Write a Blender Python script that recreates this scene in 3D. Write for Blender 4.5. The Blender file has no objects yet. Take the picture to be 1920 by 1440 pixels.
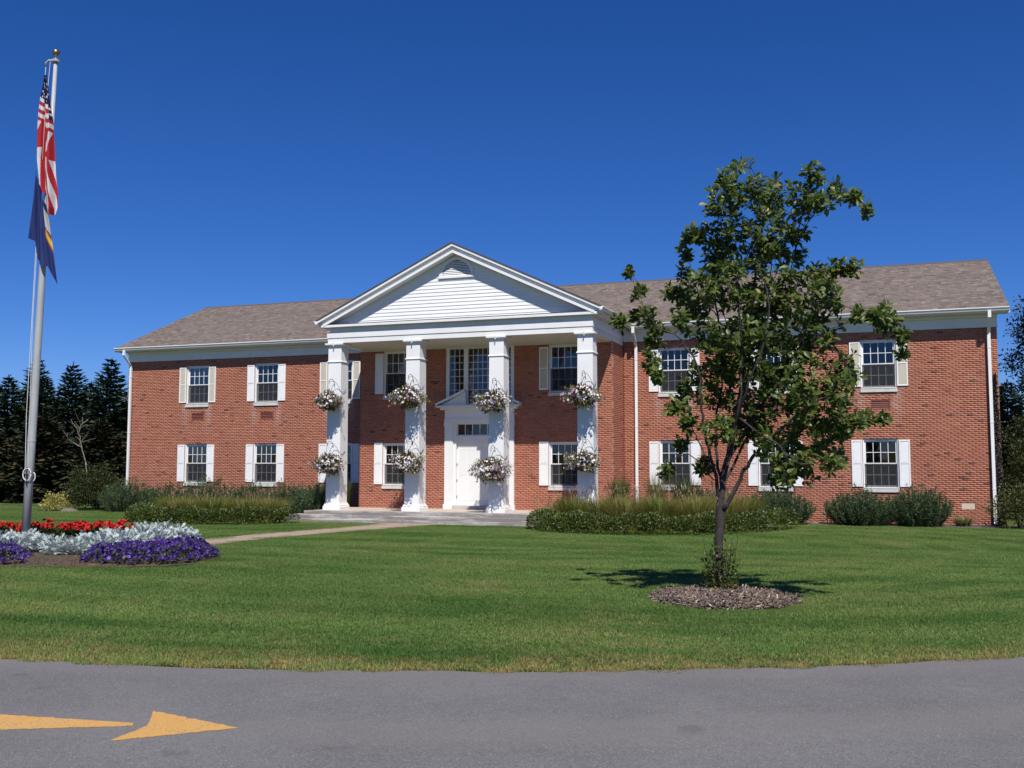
import bpy, math, random
import numpy as np
from mathutils import Vector, Matrix

sc = bpy.context.scene
rng = np.random.default_rng(11)
random.seed(11)

# ------------------------------------------------------------------ camera
cam_d = bpy.data.cameras.new('camera')
cam = bpy.data.objects.new('camera', cam_d)
sc.collection.objects.link(cam)
YAW, PITCH, ROLL = 0.3469, 0.0815, 0.0016
fw = Vector((-math.sin(YAW) * math.cos(PITCH), math.cos(YAW) * math.cos(PITCH), math.sin(PITCH)))
rt = Vector((math.cos(YAW), math.sin(YAW), 0))
up = rt.cross(fw)
rt2 = rt * math.cos(ROLL) + up * math.sin(ROLL)
up2 = up * math.cos(ROLL) - rt * math.sin(ROLL)
cam.matrix_world = Matrix(((rt2.x, up2.x, -fw.x, 9.6437), (rt2.y, up2.y, -fw.y, -37.2168), (rt2.z, up2.z, -fw.z, 1.9106), (0, 0, 0, 1)))
cam_d.sensor_fit = 'HORIZONTAL'
cam_d.sensor_width = 36
cam_d.lens = 1909.3 * 36 / 1920
cam_d.clip_end = 3000
sc.camera = cam

# ------------------------------------------------------------------ sky, sun, exposure
SUN = Vector((0.525, -1.0, 1.464)).normalized()
SUN_EL = math.asin(SUN.z)
SUN_AZ = math.atan2(SUN.x, SUN.y)
world = bpy.data.worlds.new('World')
sc.world = world
world.use_nodes = True
wn = world.node_tree
wn.nodes.clear()
sky = wn.nodes.new('ShaderNodeTexSky')
sky.sky_type = 'NISHITA'
sky.sun_disc = False
sky.sun_elevation = SUN_EL
sky.sun_rotation = SUN_AZ
sky.altitude = 1500
sky.air_density = 1.0
sky.dust_density = 0.0
sky.ozone_density = 6.0
bg = wn.nodes.new('ShaderNodeBackground')
bg.inputs['Strength'].default_value = 0.060
wo = wn.nodes.new('ShaderNodeOutputWorld')
hs = wn.nodes.new('ShaderNodeHueSaturation')
hs.inputs['Saturation'].default_value = 1.22
wn.links.new(sky.outputs['Color'], hs.inputs['Color'])
tint = wn.nodes.new('ShaderNodeMix'); tint.data_type = 'RGBA'; tint.blend_type = 'MULTIPLY'
tint.inputs[0].default_value = 1.0
tint.inputs[7].default_value = (0.84, 0.95, 1.38, 1)
wn.links.new(hs.outputs['Color'], tint.inputs[6])
wn.links.new(tint.outputs[2], bg.inputs['Color'])
wn.links.new(bg.outputs['Background'], wo.inputs['Surface'])

sun_d = bpy.data.lights.new('sun', 'SUN')
sun_d.energy = 4.8
sun_d.angle = math.radians(0.53)
sun_d.color = (1.0, 0.955, 0.88)
sun_o = bpy.data.objects.new('sun', sun_d)
sc.collection.objects.link(sun_o)
sun_o.location = (20, -40, 40)
sun_o.rotation_euler = SUN.to_track_quat('Z', 'Y').to_euler()

sc.view_settings.view_transform = 'Standard'
sc.view_settings.look = 'None'
sc.view_settings.gamma = 1.0
sc.view_settings.use_curve_mapping = False
sc.view_settings.exposure = 0.24
sc.cycles.use_denoising = True
sc.cycles.max_bounces = 8
sc.cycles.transparent_max_bounces = 12
sc.cycles.sample_clamp_indirect = 6.0

COL = sc.collection
XC = -4.42
XL, XR = -22.22, 13.39
WALL_TOP = 6.6
BY = -1.817            # front of the central block
BL, BR = -9.477, 0.637
COLY = -4.31           # front of the columns

def gz(y):
    t = np.clip((-np.asarray(y, float) - 10) / 18, 0, 1)
    return 0.25 * t * t * (3 - 2 * t)

# ------------------------------------------------------------------ object helpers
W = {}
def link(o, parent=None, wloc=(0, 0, 0), rot=None):
    COL.objects.link(o)
    wloc = Vector(wloc)
    if parent is not None:
        o.parent = parent
        o.location = wloc - W[parent.name]
    else:
        o.location = wloc
    if rot is not None:
        o.rotation_euler = rot
    W[o.name] = wloc
    return o

def tag(o, label=None, cat=None, group=None, kind=None):
    if label: o['label'] = label
    if cat: o['category'] = cat
    if group: o['group'] = group
    if kind: o['kind'] = kind
    return o

def thing(name, label, cat, loc, group=None, kind=None):
    o = bpy.data.objects.new(name, None)
    o.empty_display_size = 0.3
    link(o, None, loc)
    return tag(o, label, cat, group, kind or 'thing')

def mesh_np(name, V, F, mat, shade=None, smooth=False, cols=None):
    V = np.asarray(V, np.float32).reshape(-1, 3)
    F = np.asarray(F, np.int32)
    k = F.shape[1]
    me = bpy.data.meshes.new(name)
    me.vertices.add(len(V)); me.vertices.foreach_set('co', V.ravel())
    me.loops.add(F.size); me.loops.foreach_set('vertex_index', F.ravel())
    me.polygons.add(len(F))
    me.polygons.foreach_set('loop_start', np.arange(0, F.size, k, dtype=np.int32))
    me.polygons.foreach_set('loop_total', np.full(len(F), k, np.int32))
    if smooth: me.polygons.foreach_set('use_smooth', np.ones(len(F), bool))
    if shade is not None:
        a = me.attributes.new('shade', 'FLOAT', 'FACE')
        a.data.foreach_set('value', np.asarray(shade, np.float32))
    if cols is not None:
        a = me.attributes.new('tint', 'FLOAT_COLOR', 'FACE')
        c = np.ones((len(F), 4), np.float32); c[:, :3] = cols
        a.data.foreach_set('color', c.ravel())
    me.update(calc_edges=True)
    me.validate()
    if mat: me.materials.append(mat)
    return me

def obj(name, me, parent=None, wloc=(0, 0, 0), rot=None, kind=None, scale=None):
    o = bpy.data.objects.new(name, me)
    link(o, parent, wloc, rot)
    if kind: o['kind'] = kind
    if scale is not None: o.scale = scale
    return o

class MB:
    def __init__(s): s.v = []; s.f = []
    def add(s, vs, fs):
        b = len(s.v); s.v += [tuple(p) for p in vs]; s.f += [tuple(i + b for i in f) for f in fs]; return s
    def box(s, x0, x1, y0, y1, z0, z1):
        return s.add([(x0,y0,z0),(x1,y0,z0),(x1,y1,z0),(x0,y1,z0),(x0,y0,z1),(x1,y0,z1),(x1,y1,z1),(x0,y1,z1)],
                     [(0,3,2,1),(4,5,6,7),(0,1,5,4),(1,2,6,5),(2,3,7,6),(3,0,4,7)])
    def obox(s, c, ax, ay, az):
        c, ax, ay, az = (Vector(q) for q in (c, ax, ay, az))
        P = [c - ax - ay - az, c + ax - ay - az, c + ax + ay - az, c - ax + ay - az, c - ax - ay + az, c + ax - ay + az, c + ax + ay + az, c - ax + ay + az]
        return s.add(P, [(0,3,2,1),(4,5,6,7),(0,1,5,4),(1,2,6,5),(2,3,7,6),(3,0,4,7)])
    def prism(s, poly, d):
        d = Vector(d); n = len(poly); P = [Vector(p) for p in poly]
        return s.add(P + [p + d for p in P], [tuple(range(n))[::-1], tuple(range(n, 2*n))] + [(i, (i+1) % n, n + (i+1) % n, n + i) for i in range(n)])
    def tube(s, pts, r, k=8, caps=True):
        pts = [Vector(p) for p in pts]
        if not hasattr(r, '__len__'): r = [r] * len(pts)
        b = len(s.v); n = len(pts)
        ref = Vector((0.3, 0.9, 0.2)).normalized()
        for i, p in enumerate(pts):
            t = (pts[min(i+1, n-1)] - pts[max(i-1, 0)])
            t = t.normalized() if t.length > 1e-9 else Vector((0, 0, 1))
            a = t.cross(ref)
            if a.length < .1: a = t.cross(Vector((1, 0, 0)))
            a.normalize(); c = t.cross(a)
            for j in range(k):
                w = 2 * math.pi * j / k
                s.v.append(tuple(p + (a * math.cos(w) + c * math.sin(w)) * r[i]))
        for i in range(n - 1):
            for j in range(k):
                s.f.append((b+i*k+j, b+i*k+(j+1) % k, b+(i+1)*k+(j+1) % k, b+(i+1)*k+j))
        if caps:
            s.f.append(tuple(b + j for j in range(k))[::-1]); s.f.append(tuple(b+(n-1)*k+j for j in range(k)))
        return s
    def lathe(s, prof, c=(0, 0, 0), k=16):
        b = len(s.v)
        for r, z in prof:
            for j in range(k):
                w = 2 * math.pi * j / k
                s.v.append((c[0] + r*math.cos(w), c[1] + r*math.sin(w), c[2] + z))
        for i in range(len(prof) - 1):
            for j in range(k):
                s.f.append((b+i*k+j, b+i*k+(j+1) % k, b+(i+1)*k+(j+1) % k, b+(i+1)*k+j))
        s.f.append(tuple(b+j for j in range(k))[::-1]); s.f.append(tuple(b+(len(prof)-1)*k+j for j in range(k)))
        return s
    def mesh(s, name, mat, smooth=False, bevel=0):
        me = bpy.data.meshes.new(name)
        me.from_pydata(s.v, [], s.f)
        if smooth: me.polygons.foreach_set('use_smooth', np.ones(len(me.polygons), bool))
        me.update()
        if mat: me.materials.append(mat)
        return me
    def build(s, name, mat, parent=None, wloc=(0, 0, 0), smooth=False, kind=None, rot=None):
        return obj(name, s.mesh(name, mat, smooth), parent, wloc, rot, kind)

# ------------------------------------------------------------------ material helpers
def new_mat(name):
    m = bpy.data.materials.new(name); m.use_nodes = True
    nt = m.node_tree; nt.nodes.clear()
    out = nt.nodes.new('ShaderNodeOutputMaterial')
    b = nt.nodes.new('ShaderNodeBsdfPrincipled')
    nt.links.new(b.outputs[0], out.inputs[0])
    return m, nt, b, out

def nd(nt, t, **kw):
    n = nt.nodes.new(t)
    for k, v in kw.items(): setattr(n, k, v)
    return n

def noise(nt, scale, detail=3, rough=.55, vec=None, dim=None):
    n = nd(nt, 'ShaderNodeTexNoise')
    n.inputs['Scale'].default_value = scale; n.inputs['Detail'].default_value = detail; n.inputs['Roughness'].default_value = rough
    if vec is not None: nt.links.new(vec, n.inputs['Vector'])
    return n

def pos(nt): return nd(nt, 'ShaderNodeNewGeometry').outputs['Position']

def mapr(nt, src, a, b, c=0., d=1., clamp=True):
    n = nd(nt, 'ShaderNodeMapRange'); n.clamp = clamp
    nt.links.new(src, n.inputs[0])
    for i, v in enumerate((a, b, c, d)): n.inputs[i + 1].default_value = v
    return n.outputs[0]

def mixc(nt, fac, a, b, mode='MIX'):
    n = nd(nt, 'ShaderNodeMix', data_type='RGBA', blend_type=mode)
    if isinstance(fac, (int, float)): n.inputs[0].default_value = fac
    else: nt.links.new(fac, n.inputs[0])
    for i, c in ((6, a), (7, b)):
        if isinstance(c, (tuple, list)): n.inputs[i].default_value = (*c[:3], 1)
        else: nt.links.new(c, n.inputs[i])
    return n.outputs[2]

def math_n(nt, op, a, b=None):
    n = nd(nt, 'ShaderNodeMath', operation=op)
    for i, q in enumerate((a, b)):
        if q is None: continue
        if isinstance(q, (int, float)): n.inputs[i].default_value = q
        else: nt.links.new(q, n.inputs[i])
    return n.outputs[0]

def ramp(nt, src, stops):
    n = nd(nt, 'ShaderNodeValToRGB')
    e = n.color_ramp.elements
    while len(e) > 1: e.remove(e[-1])
    e[0].position = stops[0][0]; e[0].color = (*stops[0][1], 1)
    for p, c in stops[1:]:
        q = e.new(p); q.color = (*c, 1)
    nt.links.new(src, n.inputs[0])
    return n.outputs[0]

def attr(nt, name, out='Fac'):
    a = nd(nt, 'ShaderNodeAttribute'); a.attribute_name = name
    return a.outputs[out]

def bump(nt, b, src, strength, dist=.01):
    n = nd(nt, 'ShaderNodeBump'); n.inputs['Strength'].default_value = strength; n.inputs['Distance'].default_value = dist
    nt.links.new(src, n.inputs['Height']); nt.links.new(n.outputs[0], b.inputs['Normal'])

def pm(name, col, rough=.6, var=.15, vscale=3., dirt=None, bscale=None, bstr=.2, metallic=0, spec=.4, coat=0):
    m, nt, b, out = new_mat(name)
    p = pos(nt)
    n = noise(nt, vscale, 5, .6, p)
    f = mapr(nt, n.outputs[0], .3, .7, 1 - var, 1 + var * .4)
    c = mixc(nt, 1.0, col, (1, 1, 1), 'MULTIPLY')
    mm = nd(nt, 'ShaderNodeVectorMath', operation='SCALE')
    nt.links.new(c, mm.inputs[0]); nt.links.new(f, mm.inputs['Scale'])
    c = mm.outputs[0]
    if dirt:
        n2 = noise(nt, dirt[1], 6, .65, p)
        c = mixc(nt, mapr(nt, n2.outputs[0], dirt[2], dirt[2] + .15), c, dirt[0])
    nt.links.new(c, b.inputs['Base Color'])
    b.inputs['Roughness'].default_value = rough; b.inputs['Metallic'].default_value = metallic
    b.inputs['Specular IOR Level'].default_value = spec
    if bscale:
        n3 = noise(nt, bscale, 4, .6, p); bump(nt, b, n3.outputs[0], bstr)
    return m

def fm(name, stops, transl=.25, rough=.45, spec=.3, tint=False):
    """foliage and petals: colour by each leaf's own shade value, some light passes through"""
    m, nt, b, out = new_mat(name)
    c = attr(nt, 'tint', 'Color') if tint else ramp(nt, attr(nt, 'shade'), stops)
    nt.links.new(c, b.inputs['Base Color'])
    b.inputs['Roughness'].default_value = rough; b.inputs['Specular IOR Level'].default_value = spec
    t = nd(nt, 'ShaderNodeBsdfTranslucent')
    nt.links.new(c, t.inputs['Color'])
    mx = nd(nt, 'ShaderNodeMixShader'); mx.inputs[0].default_value = transl
    nt.links.new(b.outputs[0], mx.inputs[1]); nt.links.new(t.outputs[0], mx.inputs[2]); nt.links.new(mx.outputs[0], out.inputs[0])
    return m

M = {}
M['white'] = pm('white_paint', (.78, .78, .77), .45, .06, 1.3, bscale=60, bstr=.06)
M['column_white'] = pm('column_paint', (.79, .79, .78), .5, .07, .9, dirt=((.62, .6, .55), 1.1, .66), bscale=50, bstr=.06)
M['soffit'] = pm('soffit_paint', (.70, .67, .58), .6, .06, 1.5)
M['siding'] = pm('siding_paint', (.80, .80, .80), .5, .05, 1.0)
M['shutter'] = pm('shutter_white', (.80, .80, .80), .45, .05, 2.0)
M['shutter_beige'] = pm('shutter_faded_panel', (.52, .48, .38), .6, .08, 8.0)
M['stone_sill'] = pm('sill_stone', (.60, .58, .55), .75, .15, 5, bscale=40, bstr=.2)
M['gutter'] = pm('gutter_white', (.79, .79, .78), .4, .06, 1.2)
M['metal_dark'] = pm('black_iron', (.02, .02, .022), .5, .2, 6)
M['flashing'] = pm('dark_flashing', (.05, .05, .055), .5, .2, 3)
M['vent_red'] = pm('vent_red_paint', (.20, .065, .05), .6, .15, 6)
M['plaque'] = pm('plaque_stone', (.58, .50, .40), .8, .14, 12, bscale=70, bstr=.25)
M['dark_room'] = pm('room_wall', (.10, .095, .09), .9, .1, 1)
M['blind'] = pm('blind_cloth', (.34, .34, .33), .9, .1, 4)
M['threshold'] = pm('threshold_stone', (.47, .46, .44), .8, .15, 4)
M['pole'] = pm('brushed_aluminium', (.42, .43, .43), .42, .12, 2.0, metallic=.12, bscale=25, bstr=.04)
M['gold'] = pm('gilt_ball', (.30, .24, .14), .32, .2, 4, metallic=.85)
M['rope'] = pm('rope', (.62, .62, .60), .8, .1, 9)
M['bark'] = pm('young_bark', (.052, .042, .040), .9, .5, 12, dirt=((.24, .215, .19), 6, .60), bscale=55, bstr=1)
M['twig'] = pm('twig_bark', (.055, .046, .038), .85, .3, 9)
M['conifer_bark'] = pm('conifer_bark', (.07, .05, .04), .9, .3, 5)
M['pale_bark'] = pm('pale_bark', (.24, .21, .18), .8, .3, 7)
M['soil'] = pm('bare_soil', (.085, .058, .038), .95, .5, 9, dirt=((.14, .11, .06), 6, .55), bscale=22, bstr=.9)
M['basket_liner'] = pm('coco_liner', (.10, .07, .04), .95, .4, 20, bscale=60, bstr=.6)
M['field_stone'] = pm('field_stone', (.17, .14, .12), .95, .3, 8, bscale=20, bstr=.5)
M['hose'] = pm('tan_hose', (.50, .42, .26), .5, .1, 5)

# brick: colour by each brick's own shade value
def brick_mat():
    m, nt, b, out = new_mat('brick')
    p = pos(nt)
    c = ramp(nt, attr(nt, 'shade'), [(0, (.075, .05, .045)), (.10, (.15, .06, .042)), (.16, (.34, .120, .076)), (.5, (.40, .148, .094)), (.8, (.455, .175, .112)), (1, (.51, .23, .15))])
    n = noise(nt, 18, 4, .6, p)
    s = nd(nt, 'ShaderNodeVectorMath', operation='SCALE')
    nt.links.new(c, s.inputs[0]); nt.links.new(mapr(nt, n.outputs[0], .3, .7, .82, 1.14), s.inputs['Scale'])
    # broad weathering and pale lime bloom with its own patchy shape
    n2 = noise(nt, .45, 4, .6, p)
    c2 = mixc(nt, mapr(nt, n2.outputs[0], .35, .68, 0, .35), s.outputs[0], (.33, .14, .095))
    n3 = noise(nt, .9, 6, .7, p)
    c3 = mixc(nt, mapr(nt, n3.outputs[0], .62, .80, 0, .30), c2, (.48, .36, .32))
    # pale lime runs below the ends of the upper sills
    sx = nd(nt, 'ShaderNodeSeparateXYZ'); nt.links.new(p, sx.inputs[0])
    n6 = noise(nt, 2.6, 5, .7, p)
    xx = math_n(nt, 'ADD', sx.outputs[0], math_n(nt, 'MULTIPLY', math_n(nt, 'SUBTRACT', n6.outputs[0], .5), .35))
    run = None
    for wc in (-18.48, -14.96, -11.40, 2.55, 6.12, 9.64):
        for e in (-.62, .60):
            q = mapr(nt, math_n(nt, 'ABSOLUTE', math_n(nt, 'SUBTRACT', xx, wc + e)), .03, .22, 1, 0)
            run = q if run is None else math_n(nt, 'MAXIMUM', run, q)
    zf = math_n(nt, 'MULTIPLY', mapr(nt, sx.outputs[2], 3.35, 4.2), mapr(nt, sx.outputs[2], 4.72, 4.55))
    run = math_n(nt, 'MULTIPLY', math_n(nt, 'MULTIPLY', run, zf), mapr(nt, n6.outputs[0], .35, .65, .1, .62))
    c3 = mixc(nt, run, c3, (.52, .42, .38))
    # damp, dirtier courses at the foot
    c3 = mixc(nt, math_n(nt, 'MULTIPLY', mapr(nt, sx.outputs[2], .55, .05), mapr(nt, n6.outputs[0], .35, .65, .1, .55)), c3, (.17, .085, .06))
    nt.links.new(c3, b.inputs['Base Color'])
    b.inputs['Roughness'].default_value = .85; b.inputs['Specular IOR Level'].default_value = .2
    n4 = noise(nt, 90, 4, .6, p); bump(nt, b, n4.outputs[0], .35, .004)
    return m
M['brick'] = brick_mat()
M['mortar'] = pm('mortar', (.55, .315, .215), .95, .22, 2.2, bscale=80, bstr=.4)

def brick_far():
    m, nt, b, out = new_mat('brick_side')
    tc = pos(nt)
    sep = nd(nt, 'ShaderNodeSeparateXYZ'); nt.links.new(tc, sep.inputs[0])
    cmb = nd(nt, 'ShaderNodeCombineXYZ')
    nt.links.new(math_n(nt, 'ADD', sep.outputs[0], sep.outputs[1]), cmb.inputs[0]); nt.links.new(sep.outputs[2], cmb.inputs[1])
    br = nd(nt, 'ShaderNodeTexBrick')
    nt.links.new(cmb.outputs[0], br.inputs['Vector'])
    br.inputs['Color1'].default_value = (.33, .10, .066, 1); br.inputs['Color2'].default_value = (.26, .075, .05, 1); br.inputs['Mortar'].default_value = (.42, .22, .15, 1)
    br.inputs['Scale'].default_value = 1; br.inputs['Brick Width'].default_value = .2135; br.inputs['Row Height'].default_value = .0674; br.inputs['Mortar Size'].default_value = .005
    nt.links.new(br.outputs[0], b.inputs['Base Color']); b.inputs['Roughness'].default_value = .9
    return m
M['brick_side'] = brick_far()

def shingle_mat():
    m, nt, b, out = new_mat('asphalt_shingle')
    p = pos(nt)
    c = ramp(nt, attr(nt, 'shade'), [(0, (.105, .085, .078)), (.35, (.155, .125, .112)), (.7, (.20, .165, .148)), (1, (.255, .215, .195))])
    n = noise(nt, 160, 3, .7, p)
    s = nd(nt, 'ShaderNodeVectorMath', operation='SCALE')
    nt.links.new(c, s.inputs[0]); nt.links.new(mapr(nt, n.outputs[0], .3, .7, .7, 1.25), s.inputs['Scale'])
    nt.links.new(s.outputs[0], b.inputs['Base Color']); b.inputs['Roughness'].default_value = .95; b.inputs['Specular IOR Level'].default_value = .15
    bump(nt, b, n.outputs[0], .4, .004)
    return m
M['shingle'] = shingle_mat()

def glass_mat():
    m, nt, b, out = new_mat('window_glass')
    nt.nodes.remove(b)
    tr = nd(nt, 'ShaderNodeBsdfTransparent'); tr.inputs[0].default_value = (.72, .74, .74, 1)
    gl = nd(nt, 'ShaderNodeBsdfGlossy'); gl.inputs['Roughness'].default_value = .015; gl.inputs[0].default_value = (.95, .96, 1, 1)
    fr = nd(nt, 'ShaderNodeFresnel'); fr.inputs[0].default_value = 1.58
    mx = nd(nt, 'ShaderNodeMixShader')
    nt.links.new(fr.outputs[0], mx.inputs[0]); nt.links.new(tr.outputs[0], mx.inputs[1]); nt.links.new(gl.outputs[0], mx.inputs[2]); nt.links.new(mx.outputs[0], out.inputs[0])
    return m
M['glass'] = glass_mat()

def screen_mat():
    m, nt, b, out = new_mat('insect_screen')
    tr = nd(nt, 'ShaderNodeBsdfTransparent'); mx = nd(nt, 'ShaderNodeMixShader'); mx.inputs[0].default_value = .38
    b.inputs['Base Color'].default_value = (.03, .03, .034, 1); b.inputs['Roughness'].default_value = .8
    nt.links.new(tr.outputs[0], mx.inputs[1]); nt.links.new(b.outputs[0], mx.inputs[2]); nt.links.new(mx.outputs[0], out.inputs[0])
    return m
M['screen'] = screen_mat()

def lawn_color(nt, gain=1.0):
    p = pos(nt)
    sep = nd(nt, 'ShaderNodeSeparateXYZ'); nt.links.new(p, sep.inputs[0])
    # mown bands, slightly wavy, running round the lawn
    mp = nd(nt, 'ShaderNodeMapping'); mp.inputs['Rotation'].default_value = (0, 0, math.radians(24)); mp.inputs['Scale'].default_value = (.10, .75, 1)
    nt.links.new(p, mp.inputs[0])
    n1 = noise(nt, 1.0, 2, .5, mp.outputs[0])
    n2 = noise(nt, .55, 4, .6, p)
    n3 = noise(nt, 3.2, 4, .65, p)
    g = lambda c: tuple(v * gain for v in c)
    c = mixc(nt, mapr(nt, n1.outputs[0], .40, .60), g((.036, .078, .015)), g((.076, .122, .030)))
    c = mixc(nt, mapr(nt, n3.outputs[0], .38, .68, 0, .5), c, g((.032, .066, .013)))
    c = mixc(nt, mapr(nt, n2.outputs[0], .42, .72, 0, .55), c, g((.095, .120, .034)))
    # dry, thin strip of grass along the drive
    cx = math_n(nt, 'SUBTRACT', sep.outputs[0], .79); cy = math_n(nt, 'SUBTRACT', sep.outputs[1], -13.58)
    r = math_n(nt, 'SQRT', math_n(nt, 'ADD', math_n(nt, 'MULTIPLY', cx, cx), math_n(nt, 'MULTIPLY', cy, cy)))
    rr = math_n(nt, 'ADD', r, math_n(nt, 'MULTIPLY', math_n(nt, 'SUBTRACT', n2.outputs[0], .5), 1.6))
    dry = math_n(nt, 'MULTIPLY', mapr(nt, sep.outputs[1], -21, -24), math_n(nt, 'MULTIPLY', mapr(nt, rr, 15.9, 16.75, 0, .95), mapr(nt, n3.outputs[0], .40, .60, .12, 1)))
    c = mixc(nt, dry, c, g((.185, .122, .052)))
    bw = math_n(nt, 'ADD', r, math_n(nt, 'MULTIPLY', math_n(nt, 'SUBTRACT', n2.outputs[0], .5), .9))
    band_ = mapr(nt, math_n(nt, 'SINE', math_n(nt, 'MULTIPLY', bw, 4.6)), -.45, .45)
    amt = mapr(nt, noise(nt, .12, 3, .6, p).outputs[0], .35, .6, .05, .42)
    c = mixc(nt, math_n(nt, 'MULTIPLY', band_, amt), c, g((.105, .140, .040)))
    thin = mapr(nt, noise(nt, .38, 5, .65, p).outputs[0], .50, .66, 0, .55)
    c = mixc(nt, math_n(nt, 'MULTIPLY', thin, mapr(nt, n3.outputs[0], .4, .6)), c, g((.17, .145, .06)))
    return c

def ground_mat():
    m, nt, b, out = new_mat('turf_ground')
    c = lawn_color(nt, 1.2)
    n = noise(nt, 60, 4, .7, pos(nt))
    c = mixc(nt, mapr(nt, n.outputs[0], .45, .7, 0, .6), c, (.05, .055, .018))
    nt.links.new(c, b.inputs['Base Color']); b.inputs['Roughness'].default_value = .95; b.inputs['Specular IOR Level'].default_value = .1
    bump(nt, b, n.outputs[0], .8, .03)
    return m
M['ground'] = ground_mat()

def grass_mat():
    m, nt, b, out = new_mat('lawn_grass')
    c = lawn_color(nt, 2.1)
    sh = ramp(nt, attr(nt, 'shade'), [(0, (.55, .62, .5)), (.5, (1, 1, 1)), (.86, (1.25, 1.2, 1.1)), (.95, (2.2, 1.7, 1.3)), (1, (2.6, 2.0, 1.5))])
    c = mixc(nt, 1., c, sh, 'MULTIPLY')
    nt.links.new(c, b.inputs['Base Color']); b.inputs['Roughness'].default_value = .5; b.inputs['Specular IOR Level'].default_value = .25
    t = nd(nt, 'ShaderNodeBsdfTranslucent'); nt.links.new(c, t.inputs[0])
    mx = nd(nt, 'ShaderNodeMixShader'); mx.inputs[0].default_value = .3
    nt.links.new(b.outputs[0], mx.inputs[1]); nt.links.new(t.outputs[0], mx.inputs[2]); nt.links.new(mx.outputs[0], out.inputs[0])
    return m
M['grass'] = grass_mat()

def asphalt_mat():
    m, nt, b, out = new_mat('aged_asphalt')
    p = pos(nt)
    v = nd(nt, 'ShaderNodeTexVoronoi'); v.inputs['Scale'].default_value = 120; nt.links.new(p, v.inputs['Vector'])
    n1 = noise(nt, 220, 2, .6, p); n2 = noise(nt, .7, 5, .6, p); n3 = noise(nt, 7, 5, .7, p)
    c = mixc(nt, mapr(nt, n2.outputs[0], .35, .65), (.132, .128, .130), (.168, .163, .164))
    c = mixc(nt, mapr(nt, n3.outputs[0], .45, .75, 0, .5), c, (.120, .114, .112))
    sp = nd(nt, 'ShaderNodeSeparateColor'); nt.links.new(v.outputs['Color'], sp.inputs[0])
    c = mixc(nt, mapr(nt, sp.outputs[0], .82, .97, 0, .6), c, (.30, .285, .27))
    c = mixc(nt, mapr(nt, sp.outputs[1], .72, .97, 0, .6), c, (.065, .063, .066))
    # faint wheel tracks that follow the drive, and a few tar spots
    sx = nd(nt, 'ShaderNodeSeparateXYZ'); nt.links.new(p, sx.inputs[0])
    ax_ = math_n(nt, 'SUBTRACT', sx.outputs[0], .79); ay_ = math_n(nt, 'SUBTRACT', sx.outputs[1], -13.58)
    rr_ = math_n(nt, 'SQRT', math_n(nt, 'ADD', math_n(nt, 'MULTIPLY', ax_, ax_), math_n(nt, 'MULTIPLY', ay_, ay_)))
    rr_ = math_n(nt, 'ADD', rr_, math_n(nt, 'MULTIPLY', n2.outputs[0], .35))
    trk = mapr(nt, math_n(nt, 'SINE', math_n(nt, 'MULTIPLY', rr_, 3.4)), .1, .9, 0, .30)
    c = mixc(nt, trk, c, (.185, .172, .166))
    n5 = noise(nt, 2.1, 3, .5, p)
    c = mixc(nt, mapr(nt, n5.outputs[0], .70, .76, 0, .35), c, (.07, .065, .066))
    c = mixc(nt, mapr(nt, rr_, 17.1, 16.8, 0, .45), c, (.20, .17, .13))
    nt.links.new(c, b.inputs['Base Color']); b.inputs['Roughness'].default_value = .9; b.inputs['Specular IOR Level'].default_value = .25
    h = math_n(nt, 'ADD', v.outputs['Distance'], n1.outputs[0]); bump(nt, b, h, .55, .006)
    return m
M['asphalt'] = asphalt_mat()

def paint_mat():
    m, nt, b, out = new_mat('worn_yellow_paint')
    p = pos(nt)
    n1 = noise(nt, 95, 4, .7, p); n2 = noise(nt, 5, 4, .6, p)
    f = math_n(nt, 'ADD', n1.outputs[0], math_n(nt, 'MULTIPLY', n2.outputs[0], .45))
    c = mixc(nt, mapr(nt, n2.outputs[0], .35, .65), (.54, .285, .07), (.62, .35, .095))
    c = mixc(nt, mapr(nt, f, .72, .88, 0, .8), c, (.20, .16, .12))
    nt.links.new(c, b.inputs['Base Color']); b.inputs['Roughness'].default_value = .8
    bump(nt, b, n1.outputs[0], .6, .006)
    return m
M['paint'] = paint_mat()
M['path'] = pm('worn_concrete_path', (.36, .265, .205), .9, .22, 2.5, dirt=((.25, .19, .15), 3, .58), bscale=40, bstr=.3)

def step_mat():
    m, nt, b, out = new_mat('weathered_step_stone')
    p = pos(nt)
    mp = nd(nt, 'ShaderNodeMapping'); mp.inputs['Scale'].default_value = (.7, 1.5, 6); nt.links.new(p, mp.inputs[0])
    n1 = noise(nt, 1.0, 6, .65, mp.outputs[0]); n2 = noise(nt, 9, 5, .7, p)
    c = mixc(nt, mapr(nt, n1.outputs[0], .38, .55), (.46, .44, .41), (.21, .19, .18))
    c = mixc(nt, mapr(nt, n2.outputs[0], .5, .72, 0, .6), c, (.20, .175, .16))
    nt.links.new(c, b.inputs['Base Color']); b.inputs['Roughness'].default_value = .9
    bump(nt, b, n2.outputs[0], .4, .01)
    return m
M['step'] = step_mat()
M['porch_floor'] = pm('porch_floor_concrete', (.50, .42, .35), .85, .15, 2, bscale=30, bstr=.2)

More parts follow.
